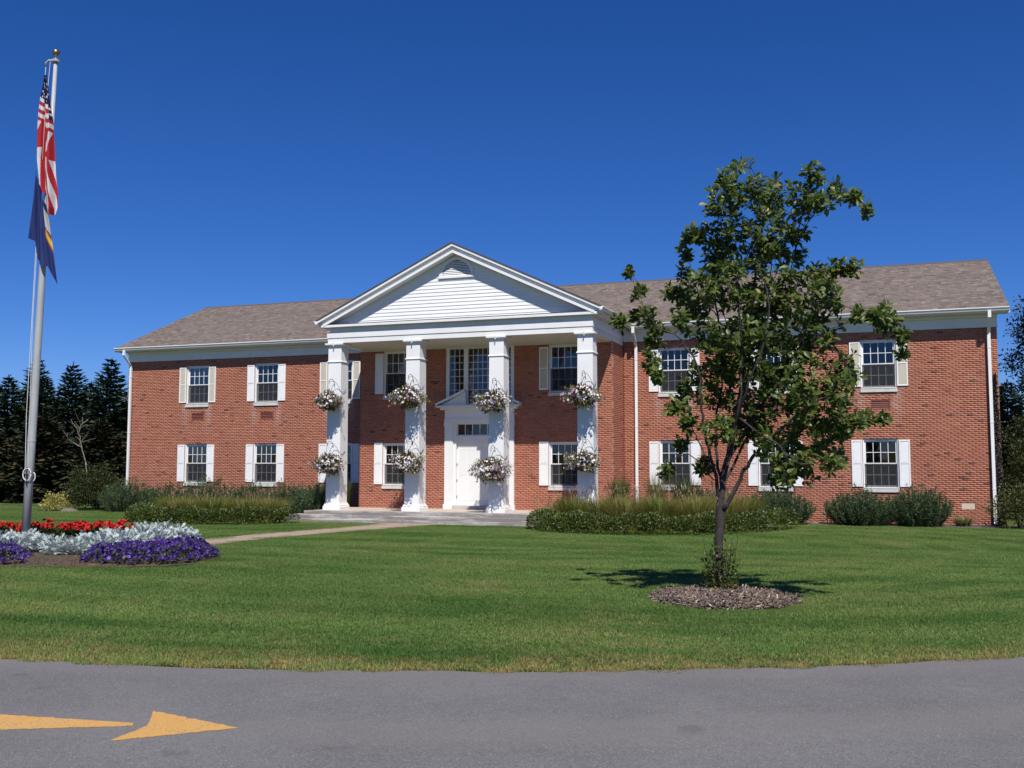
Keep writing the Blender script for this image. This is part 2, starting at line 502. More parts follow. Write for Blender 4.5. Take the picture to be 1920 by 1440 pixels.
# foliage
M['oak'] = fm('oak_leaf', [(0, (.050, .084, .016)), (.45, (.098, .145, .027)), (.8, (.155, .200, .044)), (.93, (.20, .21, .05)), (1, (.30, .24, .06))], .42, .40, .4)
M['conifer'] = fm('conifer_needles', [(0, (.012, .025, .014)), (.5, (.024, .046, .024)), (.9, (.044, .070, .034)), (1, (.10, .075, .04))], .08, .6, .15)
M['pine'] = fm('pine_needles', [(0, (.013, .017, .010)), (.5, (.027, .034, .018)), (.86, (.050, .055, .026)), (.96, (.12, .068, .038)), (1, (.17, .09, .05))], .08, .6, .12)
M['bush'] = fm('bush_leaf', [(0, (.020, .032, .008)), (.5, (.045, .062, .014)), (.9, (.085, .095, .022)), (1, (.14, .11, .03))], .25)
M['gold_bush'] = fm('golden_leaf', [(0, (.16, .15, .03)), (.5, (.42, .37, .10)), (1, (.66, .58, .25))], .25)
M['hedge'] = fm('hedge_leaf', [(0, (.035, .058, .012)), (.5, (.075, .110, .022)), (.85, (.125, .155, .035)), (1, (.28, .26, .08))], .22, .4, .4)
M['willow'] = fm('willow_leaf', [(0, (.030, .055, .022)), (.5, (.060, .098, .040)), (.9, (.095, .140, .060)), (1, (.18, .18, .07))], .2, .5)
M['fountain'] = fm('fountain_grass', [(0, (.10, .135, .025)), (.35, (.20, .22, .042)), (.7, (.29, .26, .07)), (1, (.40, .32, .13))], .35, .6)
M['plume'] = fm('grass_plume', [(0, (.22, .15, .09)), (.5, (.34, .235, .15)), (1, (.50, .37, .25))], .35, .8)
M['tallgrass'] = fm('tall_grass_blade', [(0, (.035, .055, .014)), (.5, (.075, .105, .028)), (.85, (.15, .16, .05)), (1, (.32, .27, .12))], .3, .5)
M['silver'] = fm('dusty_miller_leaf', [(0, (.26, .32, .30)), (.5, (.46, .52, .51)), (1, (.66, .71, .70))], .15, .8, .1)
M['red'] = fm('red_petal', [(0, (.26, .006, .006)), (.5, (.55, .014, .012)), (1, (.72, .05, .035))], .25, .5)
M['petunia'] = fm('petunia_petal', [(0, (.013, .005, .05)), (.5, (.036, .012, .14)), (.9, (.075, .03, .25)), (1, (.18, .09, .42))], .2, .5)
M['flower_leaf'] = fm('flower_leaf', [(0, (.020, .036, .012)), (.5, (.045, .070, .022)), (1, (.09, .11, .04))], .25)
M['basket_bloom'] = fm('basket_blossom', [(0, (.22, .09, .28)), (.25, (.46, .25, .48)), (.45, (.70, .50, .62)), (.6, (.80, .76, .77)), (1, (.88, .86, .85))], .25, .6)
M['basket_leaf'] = fm('basket_leaf', [(0, (.05, .028, .014)), (.35, (.07, .06, .018)), (.7, (.20, .17, .04)), (1, (.50, .41, .14))], .25)
M['ivy'] = fm('creeper_leaf', [(0, (.022, .012, .026)), (.5, (.045, .030, .035)), (1, (.06, .07, .025))], .2)
M['purple_tree'] = fm('dark_tree_leaf', [(0, (.010, .012, .014)), (.5, (.020, .024, .024)), (1, (.04, .055, .03))], .12)
M['chips'] = fm('wood_chips', [(0, (.06, .042, .034)), (.5, (.15, .112, .092)), (.85, (.26, .205, .17)), (1, (.55, .48, .42))], 0, .9, .1)
M['mulch'] = pm('mulch_bed', (.10, .074, .060), .95, .5, 22, bscale=35, bstr=1)
M['cloth'] = fm('flag_cloth', None, .25, .75, .15, tint=True)

# ------------------------------------------------------------------ scattering
def frames(dirs, ups=None):
    """rotation matrices (n,3,3), columns x,y,z: y along dirs, z near ups"""
    d = dirs / (np.linalg.norm(dirs, axis=1, keepdims=True) + 1e-9)
    u = np.tile(np.array([0, 0, 1.]), (len(d), 1)) if ups is None else ups
    x = np.cross(d, u); bad = np.linalg.norm(x, axis=1) < 1e-3
    x[bad] = np.cross(d[bad], np.array([1., .2, 0]))
    x /= np.linalg.norm(x, axis=1, keepdims=True)
    z = np.cross(x, d)
    return np.stack([x, d, z], axis=2)

def roll_frames(Rm, ang):
    c, s = np.cos(ang)[:, None], np.sin(ang)[:, None]
    x, y, z = Rm[:, :, 0], Rm[:, :, 1], Rm[:, :, 2]
    return np.stack([x * c + z * s, y, z * c - x * s], axis=2)

def scatter(tv, tf, Rm, P, S, shade):
    """merged copies of a template; S (n,) or (n,3)"""
    S = np.asarray(S, float)
    if S.ndim == 1: S = S[:, None].repeat(3, 1)
    V = np.einsum('nij,nkj->nki', Rm, tv[None] * S[:, None, :]) + P[:, None, :]
    n, k = len(P), len(tv)
    F = (tf[None] + (np.arange(n) * k)[:, None, None]).reshape(-1, tf.shape[1])
    return V.reshape(-1, 3), F, np.repeat(shade, len(tf))

def cat(parts):
    V, F, Sh, b = [], [], [], 0
    for v, f, s in parts:
        V.append(v); F.append(f + b); Sh.append(s); b += len(v)
    return np.concatenate(V), np.concatenate(F), np.concatenate(Sh)

A = lambda x: np.array(x, float)
AI = lambda x: np.array(x, np.int32)
# leaf: obovate, folded on the midrib, bending down at the tip (unit length along y)
LEAF_V = A([(0,0,0),(0,.3,.0),(0,.62,-.02),(0,1,-.10),(-.10,.28,.03),(-.23,.62,.045),(-.15,.86,-.02),(.10,.28,.03),(.23,.62,.045),(.15,.86,-.02)])
LEAF_F = AI([(0,1,4),(4,1,5),(1,2,5),(5,2,6),(2,3,6),(0,7,1),(7,8,1),(1,8,2),(8,9,2),(2,9,3)])
# simple leaf: two folded halves
SL_V = A([(0,0,0),(-.22,.5,.05),(0,1,-.05),(.22,.5,.05)])
SL_F = AI([(0,2,1),(0,3,2)])
# narrow leaf
NL_V = A([(0,0,0),(-.09,.45,.02),(0,1,-.04),(.09,.45,.02)])
NL_F = SL_F
# needle spray
SP_V = A([(0,0,0),(-.16,.35,-.02),(-.10,.8,-.06),(0,1.05,-.1),(.10,.8,-.06),(.16,.35,-.02)])
SP_F = AI([(0,5,1),(1,5,4),(1,4,2),(2,4,3)])
# open blossom, five lobes, facing +y
def blossom():
    v = [(0, -.18, 0)]; f = []
    for i in range(10):
        a = 2 * math.pi * i / 10; r = .5 if i % 2 == 0 else .38
        v.append((r * math.cos(a), .08 if i % 2 == 0 else .02, r * math.sin(a)))
    for i in range(10): f.append((0, 1 + (i + 1) % 10, 1 + i))
    return A(v), AI(f)
BL_V, BL_F = blossom()
# lobed silver leaf
def lobed():
    v = [(0, 0, 0), (0, .3, .03), (0, .6, .02), (0, 1.0, -.12)]; f = []
    for s in (-1, 1):
        for (t0, t1, w, tip) in ((.12, .30, .20, .42), (.36, .52, .27, .68), (.58, .74, .24, .92), (.78, .88, .12, 1.04)):
            b = len(v)
            zz = .03 - .14 * t0
            v += [(s * .03, t0, zz), (s * w, tip - .08, zz + .05), (s * (w - .09), tip + .02, zz + .04), (s * .03, t1, zz)]
            f += [(b, b+1, b+2), (b, b+2, b+3)] if s > 0 else [(b, b+2, b+1), (b, b+3, b+2)]
    b = len(v)
    v += [(-.045, 0, 0), (.045, 0, 0), (.04, .6, .01), (-.04, .6, .01), (0, 1.05, -.14)]
    f += [(b, b+1, b+2), (b, b+2, b+3), (b+3, b+2, b+4)]
    return A(v), AI(f)
LB_V, LB_F = lobed()

def rand_dirs(n, zmin=-1.):
    z = rng.uniform(zmin, 1, n); a = rng.uniform(0, 2 * np.pi, n); r = np.sqrt(1 - z * z)
    return np.stack([r * np.cos(a), r * np.sin(a), z], 1)

def blade_mesh(base, hgt, lean, wid, seg=3, az=None):
    """grass blades: base (n,3), arching over; returns quads as tris"""
    n = len(base)
    if az is None: az = rng.uniform(0, 2 * np.pi, n)
    d = np.stack([np.cos(az), np.sin(az), np.zeros(n)], 1); side = np.stack([-np.sin(az), np.cos(az), np.zeros(n)], 1)
    V = np.zeros((n, 2 * seg + 1, 3))
    for i in range(seg):
        t = i / seg; w = wid * (1 - .55 * t)
        c = base + d * (lean * hgt * t ** 1.8)[:, None] + np.array([0, 0, 1.]) * (hgt * t * (1 - .25 * lean * t))[:, None]
        V[:, 2*i] = c - side * (w / 2)[:, None]; V[:, 2*i+1] = c + side * (w / 2)[:, None]
    V[:, -1] = base + d * (lean * hgt)[:, None] + np.array([0, 0, 1.]) * (hgt * (1 - .25 * lean))[:, None]
    f = []
    for i in range(seg - 1): f += [(2*i, 2*i+1, 2*i+3), (2*i, 2*i+3, 2*i+2)]
    f.append((2*seg-2, 2*seg-1, 2*seg))
    f = AI(f)
    F = (f[None] + (np.arange(n) * (2*seg+1))[:, None, None]).reshape(-1, 3)
    return V.reshape(-1, 3), F, len(f)

# ================================================================== the setting
DC, DR = (0.79, -13.58), 16.79          # the drive's inner edge: an arc round the lawn
def in_lawn(x, y, m=0.0):
    r = np.hypot(x - DC[0], y - DC[1])
    return np.where(y < -13.58, r < DR - m, np.abs(x - DC[0]) < 400)

def build_ground():
    ys = np.concatenate([[-400, -120, -60, -45, -38], np.arange(-34, 4.1, .5), [8, 20, 60, 150, 400, 1200]])
    xs = np.concatenate([[-1200, -300, -120, -60], np.arange(-45, 30.1, 1.0), [60, 120, 300, 1200]])
    X, Y = np.meshgrid(xs, ys)
    Z = gz(Y) - .012 * 0
    Z = np.where((Y < -25.5) & (np.hypot(X - DC[0], Y - DC[1]) > DR - .25), Z - .05, Z)
    V = np.stack([X, Y, Z], -1).reshape(-1, 3)
    nx = len(xs); ny = len(ys)
    i = np.arange(nx - 1)[None] + (np.arange(ny - 1) * nx)[:, None]
    F = np.stack([i, i + 1, i + 1 + nx, i + nx], -1).reshape(-1, 4)
    o = obj('ground', mesh_np('ground', V, F, M['ground'], smooth=True))
    tag(o, 'wide mown green lawn ground sloping gently to the brick building', kind='structure')
build_ground()

def build_road():
    v, f = [], []
    angs = np.radians(np.linspace(188, 372, 140))
    rs = [DR, DR + .5, DR + 1.5, DR + 3.5, DR + 6, DR + 9]
    r_j = rng.normal(0, .018, len(angs))
    for k, a in enumerate(angs):
        for j, r in enumerate(rs):
            rr = r + (r_j[k] + .03 * math.sin(k * .9) if j == 0 else 0)
            x, y = DC[0] + rr * math.cos(a), DC[1] + rr * math.sin(a)
            v.append((x, y, float(gz(y)) + .004 + .02 * min(1, j / 2.)))
    n = len(rs)
    for k in range(len(angs) - 1):
        for j in range(n - 1): f.append((k*n+j, k*n+j+1, (k+1)*n+j+1, (k+1)*n+j))
    me = mesh_np('road', v, f, M['asphalt'], smooth=True)
    tag(obj('road', me), 'grey worn asphalt drive curving past the lawn', kind='structure')
build_road()

# painted arrow, in two pieces as on the road
def flat(name, polys, mat, z, label, cat_):
    o = None
    mb = MB()
    for poly in polys:
        mb.prism([(x, y, z) for x, y in poly], (0, 0, .003))
    return mb
def ragged(P, step=.035, j=.0045):
    out = []
    for a, b in zip(P, P[1:] + P[:1]):
        n = max(1, int(math.dist(a, b) / step))
        for i in range(n):
            t = i / n; k = rng.normal(0, j, 2) if i else (0, 0)
            out.append((a[0] + (b[0] - a[0]) * t + k[0], a[1] + (b[1] - a[1]) * t + k[1]))
    return out
arrow = thing('road_arrow', 'faded yellow painted arrow on the asphalt pointing right', 'road marking', (5.2, -31.8, .275))
zr = .276
MB().prism([(x, y, zr) for x, y in ragged([(2.9, -32.25), (4.439, -32.189), (5.151, -31.83), (5.108, -31.774), (4.132, -31.897), (3.0, -31.98)])], (0, 0, .003)).build('arrow_shaft', M['paint'], arrow)
MB().prism([(x, y, zr) for x, y in ragged([(5.268, -32.158), (5.801, -31.646), (5.011, -31.464), (5.235, -31.79)])], (0, 0, .003)).build('arrow_head', M['paint'], arrow)

# path from the steps to the flower bed
PATH_L = [(-6.3, -5.6), (-6.32, -6.8), (-6.45, -8.6), (-6.75, -10.6), (-6.92, -12.7), (-6.72, -15.1), (-6.45, -16.6), (-6.2, -17.4)]
PATH_R = [(-4.1, -5.6), (-4.55, -7.1), (-4.8, -8.5), (-5.28, -10.6), (-5.48, -12.6), (-5.45, -14.9), (-5.1, -16.8), (-4.9, -17.8)]
def strip(name, L, R_, z, mat, label, sub=6):
    def dense(P):
        out = []
        for a, b in zip(P[:-1], P[1:]):
            for i in range(sub): out.append((a[0]+(b[0]-a[0])*i/sub, a[1]+(b[1]-a[1])*i/sub))
        return out + [P[-1]]
    L, R_ = dense(L), dense(R_)
    v, f = [], []
    for a, b in zip(L, R_):
        for t in (0, .5, 1):
            x, y = a[0]+(b[0]-a[0])*t, a[1]+(b[1]-a[1])*t
            j = rng.normal(0, .012) if t != .5 else 0
            v.append((x + j, y, float(gz(y)) + z))
    for i in range(len(L) - 1):
        for k in range(2): f.append((i*3+k, i*3+k+1, (i+1)*3+k+1, (i+1)*3+k))
    tag(obj(name, mesh_np(name, v, f, mat)), label, kind='structure')
strip('footpath', PATH_L, PATH_R, .012, M['path'], 'tan concrete footpath from porch steps to the flower bed')
strip('side_path', [(-38, 1.6), (-30, .6), (-24.5, -.6)], [(-38, .9), (-30, -.1), (-24.3, -1.2)], .012, M['path'], 'thin tan path on the lawn left of the building')
strip('bed_soil', [(4.4, -.1), (7, -.1), (10, -.1), (13.9, -.1)], [(4.6, -1.35), (7, -1.15), (10, -1.05), (14.2, -1.05)], .016, M['mulch'], 'strip of dark mulch along the foot of the right wing')

BED = [(-3.1, -23.3), (-2.5, -23.05), (-2.0, -22.65), (-1.9, -21.9), (-2.35, -20.5), (-3.1, -19.4), (-4.0, -18.8), (-4.9, -17.7), (-5.9, -17.0), (-8, -17), (-10, -18.5), (-10.5, -21), (-9, -23), (-7, -24), (-5, -24), (-4, -23.65)]
def in_poly(x, y, poly):
    x = np.asarray(x, float); y = np.asarray(y, float); r = np.zeros(x.shape, bool)
    n = len(poly)
    for i in range(n):
        x0, y0 = poly[i]; x1, y1 = poly[(i+1) % n]
        c = ((y0 > y) != (y1 > y)) & (x < (x1 - x0) * (y - y0) / ((y1 - y0) + 1e-12) + x0)
        r ^= c
    return r
def build_bed():
    v = [(-6, -20.8, .28)] + [(x, y, float(gz(y)) + .014) for x, y in BED]
    n = len(BED)
    inner = [(-6 + (x + 6) * .86, -20.8 + (y + 20.8) * .86, float(gz(y)) + .10) for x, y in BED]
    v += inner
    f3 = [(0, 1 + n + i, 1 + n + (i + 1) % n) for i in range(n)]
    for i in range(n):
        a, b, c, d = 1 + i, 1 + (i+1) % n, 1 + n + (i+1) % n, 1 + n + i
        f3 += [(a, b, c), (a, c, d)]
    o = obj('bed_soil', mesh_np('bed_soil', v, f3, M['soil']))
    tag(o, 'mounded brown soil of the flower bed round the flagpole', kind='structure')
build_bed()
def bed_z(x, y): return float(gz(y)) + .10

# porch platform and steps: stone slabs, each its own part
porch = thing('porch_steps', 'weathered grey stone porch floor and three broad steps below the white columns', 'steps', (XC, -4.5, 0))
def slabs(y0, y1, z0, z1, x0, x1, n, mat, name):
    cuts = [x0] + sorted(x0 + (x1 - x0) * (i + rng.uniform(-.15, .15)) / n for i in range(1, n)) + [x1]
    for a, b in zip(cuts[:-1], cuts[1:]):
        e = .006; h = .014
        dz = rng.uniform(-.006, .004); dy = rng.uniform(-.012, .012)
        P = [(y0 + dy, z0), (y0 + dy, z1 + dz - h), (y0 + dy + h, z1 + dz), (y1, z1 + dz), (y1, z0)]
        MB().prism([(a + e, p[0], p[1]) for p in P], (b - a - 2*e, 0, 0)).build(name, mat, porch)
slabs(-5.22, -4.72, .238, .36, -9.85, 1.05, 5, M['step'], 'step_slab')
slabs(-5.56, -4.9, .118, .237, -10.25, 1.45, 5, M['step'], 'step_slab')
slabs(-5.92, -5.1, -.05, .117, -10.6, 1.8, 5, M['step'], 'step_slab')
MB().box(-9.8, 1.0, -4.715, -1.80, 0, .352).build('porch_floor', M['porch_floor'], porch)

# ================================================================== the building
B = thing('office_building', 'long two storey red brick office building with white columned portico', 'building', (XC, 0, 0))
CH = WALL_TOP / 98          # brick course
BP = .2135                  # brick pitch
JT = .0105
snap = lambda z: round(z / CH) * CH

shade_pick = lambda n: np.where(rng.random(n) < .02, rng.uniform(0, .15, n), np.clip(rng.normal(.5, .15, n), .17, 1))
brick_protos = []
def brick_wall(name, origin, udir, ndir, length, z0, z1, openings, loose=None, thick=.28):
    """backing wall with openings, and every brick standing proud of the mortar"""
    o3, u3, n3 = Vector(origin), Vector(udir), Vector(ndir)
    us = sorted({0., length} | {v for a in openings for v in a[:2]})
    zs = sorted({z0, z1} | {v for a in openings for v in a[2:]})
    mb = MB()
    for k in range(len(zs) - 1):
        zc = (zs[k] + zs[k+1]) / 2; run = None
        for i in range(len(us) - 1):
            uc = (us[i] + us[i+1]) / 2
            hole = any(a[0] < uc < a[1] and a[2] < zc < a[3] for a in openings)
            if not hole: run = (us[i], us[i+1]) if run is None else (run[0], us[i+1])
            if (hole or i == len(us) - 2) and run is not None:
                a = o3 + u3 * run[0] - n3 * .005; b = u3 * (run[1] - run[0]); c = -n3 * thick
                z_a, z_b = zs[k], zs[k+1]
                mb.prism([(a.x, a.y, z_a), (a.x + b.x, a.y + b.y, z_a), (a.x + b.x, a.y + b.y, z_b), (a.x, a.y, z_b)], c)
                run = None
    wall = mb.build('wall', M['mortar'], B)
    if loose is not None: wall['label'] = 'red brick wall'
    U0, U1, Z0, Z1 = [], [], [], []
    LO = []
    for c in range(int(round(z0 / CH)), int(round(z1 / CH))):
        za, zb = c * CH + JT / 2, (c + 1) * CH - JT / 2
        off = (c % 2) * BP / 2
        segs = [(0., length)]
        for a in openings:
            if a[2] < zb and a[3] > za:
                nxt = []
                for s in segs:
                    if a[0] > s[0]: nxt.append((s[0], min(s[1], a[0])))
                    if a[1] < s[1]: nxt.append((max(s[0], a[1]), s[1]))
                segs = [q for q in nxt if q[1] - q[0] > .02]
        for s0, s1 in segs:
            k = math.floor((s0 - off) / BP)
            while k * BP + off < s1:
                a = max(s0, k * BP + off) + JT / 2 * (k * BP + off > s0); b = min(s1, (k + 1) * BP + off - JT / 2)
                if b - a > .025:
                    if loose and (b - a) > BP - JT - .004 and loose(a, za) and len(LO) < 300: LO.append((a, b, za, zb))
                    else: U0.append(a); U1.append(b); Z0.append(za); Z1.append(zb)
                k += 1
    n = len(U0)
    U0, U1, Z0, Z1 = map(np.array, (U0, U1, Z0, Z1))
    pr = rng.normal(0, .0013, n)
    V = np.zeros((n, 8, 3))
    for j, (uu, zz, dn) in enumerate([(U0, Z0, 1), (U1, Z0, 1), (U1, Z1, 1), (U0, Z1, 1), (U0, Z0, 0), (U1, Z0, 0), (U1, Z1, 0), (U0, Z1, 0)]):
        dd = pr if dn else np.full(n, -.012)
        for ax in range(3):
            V[:, j, ax] = o3[ax] + u3[ax] * uu + n3[ax] * dd + (zz if ax == 2 else 0)
    f = AI([(0, 1, 2, 3), (4, 5, 1, 0), (1, 5, 6, 2), (3, 2, 6, 7), (4, 0, 3, 7)])
    if u3.cross(Vector((0, 0, 1))).dot(n3) < 0: f = f[:, ::-1]
    F = (f[None] + (np.arange(n) * 8)[:, None, None]).reshape(-1, 4)
    sh = np.repeat(shade_pick(n), 5)
    obj('brickwork', mesh_np('brickwork', V, F, M['brick'], sh), wall, kind='stuff')
    if LO:
        if not brick_protos:
            w, h = BP - JT, CH - JT
            for q in range(16):
                v = [(0, 0, 0), (w, 0, 0), (w, 0, h), (0, 0, h), (0, .012, 0), (w, .012, 0), (w, .012, h), (0, .012, h)]
                brick_protos.append(mesh_np('brick', v, f, M['brick'], np.full(5, shade_pick(1)[0])))
        for a, b, za, zb in LO:
            obj('brick', random.choice(brick_protos), wall, (o3.x + a, o3.y - abs(rng.normal(0, .0012)), za))
    return wall

# window centres and openings
WW, SHW = 1.166, .36
UP_S, UP_H = snap(4.53), snap(6.32)
LO_S, LO_H = snap(1.08), snap(2.89)
wing_l = [-18.48, -14.96, -11.40]
wing_r = [2.55, 6.12, 9.64]
def op(cx, x0, s, h): return (cx - WW/2 - x0, cx + WW/2 - x0, s, h)
opsL = [op(c, XL, s, h) for c in wing_l for s, h in ((UP_S, UP_H), (LO_S, LO_H))]
opsR = [op(c, BR, s, h) for c in wing_r for s, h in ((UP_S, UP_H), (LO_S, LO_H))]
VENTS = [(c, 3.88, 4.22) for c in wing_l + wing_r]
vent_op = lambda c, x0: (c - .31 + .03 - x0, c + .31 + .03 - x0, snap(3.88), snap(4.22))
opsL += [vent_op(c, XL) for c in wing_l]; opsR += [vent_op(c, BR) for c in wing_r]
PLQ = (12.13, 12.54, snap(.55), snap(.76))
opsR += [(PLQ[0] - BR, PLQ[1] - BR, PLQ[2], PLQ[3])]
wallL = brick_wall('wall_left', (XL, 0, 0), (1, 0, 0), (0, -1, 0), BL - XL, 0, WALL_TOP, opsL)
wallR = brick_wall('wall_right', (BR, 0, 0), (1, 0, 0), (0, -1, 0), XR - BR, 0, WALL_TOP, opsR, loose=lambda u, z: 10.75 < u + BR < 13.05 and 1.35 < z)
wc_l, wc_r = -7.87, -1.14
opsB = [op(c, BL, s, h) for c in (wc_l, wc_r) for s, h in ((UP_S, UP_H + CH), (LO_S, LO_H - CH))]
DS0, DS1 = -5.83, -3.05       # door surround and tall window bay
opsB += [(DS0 + .05 - BL, DS1 - .05 - BL, 0, 6.4)]
wallB = brick_wall('wall_block', (BL, BY, 0), (1, 0, 0), (0, -1, 0), BR - BL, .336, snap(6.46), opsB)
brick_wall('wall_block_side', (BR, BY + .013, 0), (0, 1, 0), (1, 0, 0), -BY - .023, 0, snap(6.46), [], thick=.2)
# the sides and the back, seen only from elsewhere
mb = MB()
mb.box(XL, XL + .28, .3, 12.3, 0, 6.9).box(XR - .28, XR, .3, 12.3, 0, 6.9).box(XL + .28, XR - .28, 12.02, 12.3, 0, 6.9)
mb.box(BL, BL + .28, BY + .29, -.01, 0, 6.46)
mb.prism([(XL, .0, 6.9), (XL, 12.3, 6.9), (XL, 5.9, 9.55)], (.28, 0, 0)).prism([(XR - .28, .0, 6.9), (XR - .28, 12.3, 6.9), (XR - .28, 5.9, 9.55)], (.28, 0, 0))
mb.build('side_wall', M['brick_side'], B)
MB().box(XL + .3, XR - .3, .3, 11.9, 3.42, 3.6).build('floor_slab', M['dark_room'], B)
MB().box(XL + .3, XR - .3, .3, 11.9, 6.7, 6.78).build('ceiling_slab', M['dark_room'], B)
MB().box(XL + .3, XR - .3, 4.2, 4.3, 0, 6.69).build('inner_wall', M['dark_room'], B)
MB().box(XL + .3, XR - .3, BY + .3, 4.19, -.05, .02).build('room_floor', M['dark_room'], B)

# ---- windows: shared meshes
H_UP, H_LO = UP_H - UP_S, LO_H - LO_S
SILL = .13
def window_meshes(H):
    d = {}
    w2 = WW / 2
    j = .05
    mb = MB()
    z0 = SILL + .05
    mb.box(-w2 + .004, -w2 + j, .035, .20, z0, H - .004).box(w2 - j, w2 - .004, .035, .20, z0, H - .004).box(-w2 + j, w2 - j, .037, .20, H - j, H - .004)
    mb.box(-w2 + .006, -w2 + .022, .006, .035, z0, H - .006).box(w2 - .022, w2 - .006, .006, .035, z0, H - .006)
    d['frame'] = mb.mesh('window', M['white'])
    d['sill'] = MB().prism([(-w2 - .015, -.055, 0), (-w2 - .015, .2, 0), (-w2 - .015, .2, SILL), (-w2 - .015, -.055, SILL - .02)], (WW + .03, 0, 0)).mesh('stone_sill', M['stone_sill'])
    d['sub'] = MB().prism([(-w2 + .004, -.03, SILL + .001), (-w2 + .004, .2, SILL + .001), (-w2 + .004, .2, SILL + .05), (-w2 + .004, -.03, SILL + .025)], (WW - .008, 0, 0)).mesh('wood_sill', M['white'])
    x0, x1 = -w2 + j + .002, w2 - j - .002
    zb, zt = z0 + .002, H - j - .002
    zm = (zb + zt) / 2
    st = .048; mu = .02
    panes = []
    def sash(y, za, zb_, name):
        mb = MB(); t = .036
        mb.box(x0, x0 + st, y, y + t, za, zb_).box(x1 - st, x1, y, y + t, za, zb_).box(x0 + st, x1 - st, y + .001, y + t - .001, za, za + st).box(x0 + st, x1 - st, y + .001, y + t - .001, zb_ - st, zb_)
        gx0, gx1, gz0, gz1 = x0 + st, x1 - st, za + st, zb_ - st
        for i in range(1, 4):
            xx = gx0 + (gx1 - gx0) * i / 4; mb.box(xx - mu/2, xx + mu/2, y + .006, y + t - .008, gz0, gz1)
        zz = (gz0 + gz1) / 2
        for i in range(4):
            a = gx0 + (gx1 - gx0) * i / 4 + (mu/2 if i else 0); b = gx0 + (gx1 - gx0) * (i+1) / 4 - (mu/2 if i < 3 else 0)
            mb.box(a, b, y + .007, y + t - .009, zz - mu/2, zz + mu/2)
        pw, ph = (gx1 - gx0) / 4, (gz1 - gz0) / 2
        for i in range(4):
            for k in range(2): panes.append((gx0 + pw * (i + .5), y + t * .6, gz0 + ph * (k + .5)))
        d['pw'], d['ph'] = pw, ph
        return mb.mesh(name, M['white'])
    d['upper'] = sash(.085, zm - .02, zt, 'upper_sash')
    d['lower'] = sash(.128, zb, zm + .025, 'lower_sash')
    pw, ph = d['pw'] / 2 - .002, d['ph'] / 2 - .002
    d['pane'] = MB().box(-pw, pw, -.002, .002, -ph, ph).mesh('pane', M['glass'])
    d['panes'] = panes
    d['screen'] = MB().box(x0, x1, .076, .078, zb, zm).mesh('insect_screen', M['screen'])
    return d
WM_U, WM_L = window_meshes(H_UP), window_meshes(H_LO)
WM_BU, WM_BL = window_meshes(H_UP + CH), window_meshes(H_LO - CH)
def shutter_meshes(H):
    fr = .045; t = .036; w = SHW - .01; zm = H * .505
    mb = MB()
    mb.box(0, fr, -t, 0, 0, H).box(w - fr, w, -t, 0, 0, H).box(fr, w - fr, -t + .001, 0, 0, fr * 1.3).box(fr, w - fr, -t + .001, 0, H - fr * 1.3, H).box(fr, w - fr, -t + .001, 0, zm - fr * .5, zm + fr * .5)
    f = mb.mesh('shutter', M['shutter'])
    def panel(z0, z1, mat, arch):
        a, b = fr + .001, w - fr - .001
        n = 7; top = []
        for i in range(n):
            q = i / (n - 1); top.append((b + (a - b) * q, z1 - (.035 * (abs(2*q-1)) ** 2 if arch else 0)))
        P = [(a, z0), (b, z0)] + top
        cx, cz = (a + b) / 2, (z0 + z1) / 2
        inn = [(cx + (x - cx) * .86, cz + (z - cz) * .95) for x, z in P]
        k = len(P)
        v = [(x, -.012, z) for x, z in P] + [(x, -.024, z) for x, z in inn]
        fs = [tuple(range(k, 2*k))] + [(i, (i+1) % k, k + (i+1) % k, k + i) for i in range(k)]
        back = [(a, -.008, z0), (b, -.008, z0), (b, -.008, z1), (a, -.008, z1)]
        return MB().add(v, fs).add(back, [(0, 1, 2, 3)]).mesh('panel', mat)
    P = {}
    for key, mat in (('w', M['shutter']), ('b', M['shutter_beige'])):
        P[key] = (panel(fr * 1.3 + .001, zm - fr * .5 - .001, mat, False), panel(zm + fr * .5 + .001, H - fr * 1.3 - .001, mat, True))
    return f, P
SH_U, SH_L = shutter_meshes(1.57), shutter_meshes(1.60)

def window(cx, y, zs, wm, shut, shz, beige=False, blind=0., left=True, right=True):
    win = obj('window', wm['frame'], B, (cx, y, zs))
    for nm, k in (('stone_sill', 'sill'), ('wood_sill', 'sub'), ('upper_sash', 'upper'), ('lower_sash', 'lower'), ('insect_screen', 'screen')):
        obj(nm, wm[k], win, (cx, y, zs))
    for px, py, pz in wm['panes']:
        obj('pane', wm['pane'], win, (cx + px, y + py, zs + pz), (math.radians(rng.normal(0, .35)), 0, math.radians(rng.normal(0, .35))))
    if blind:
        H = UP_H - UP_S
        MB().box(-WW/2 + .06, WW/2 - .06, .215, .22, H * (1 - blind), H - .06).build('roller_blind', M['blind'], win, (cx, y, zs))
    for s, on in ((-1, left), (1, right)):
        if not on: continue
        x0 = cx - WW/2 - SHW if s < 0 else cx + WW/2 + .01
        sh = obj('shutter', shut[0], B, (x0, y - .004, shz), (0, math.radians(rng.normal(0, .12)), 0))
        if beige: sh['label'] = 'shutter with faded beige panels'
        for pmesh in shut[1]['b' if beige else 'w']:
            obj('panel', pmesh, sh, (x0, y - .004, shz))
for i, c in enumerate(wing_l + wing_r):
    window(c, 0, UP_S, WM_U, SH_U, 4.71, beige=i in (0, 2, 5), blind=(.55, 0, .3, 0, .22, 0)[i])
    window(c, 0, LO_S, WM_L, SH_L, 1.265, blind=(0, .18, 0, .25, 0, 0)[i])
for c, bl in ((wc_l, .6), (wc_r, 0)):
    window(c, BY, UP_S, WM_BU, SH_U, 4.74, beige=(c == wc_r), blind=bl)
    window(c, BY, LO_S, WM_BL, SH_L, 1.25)

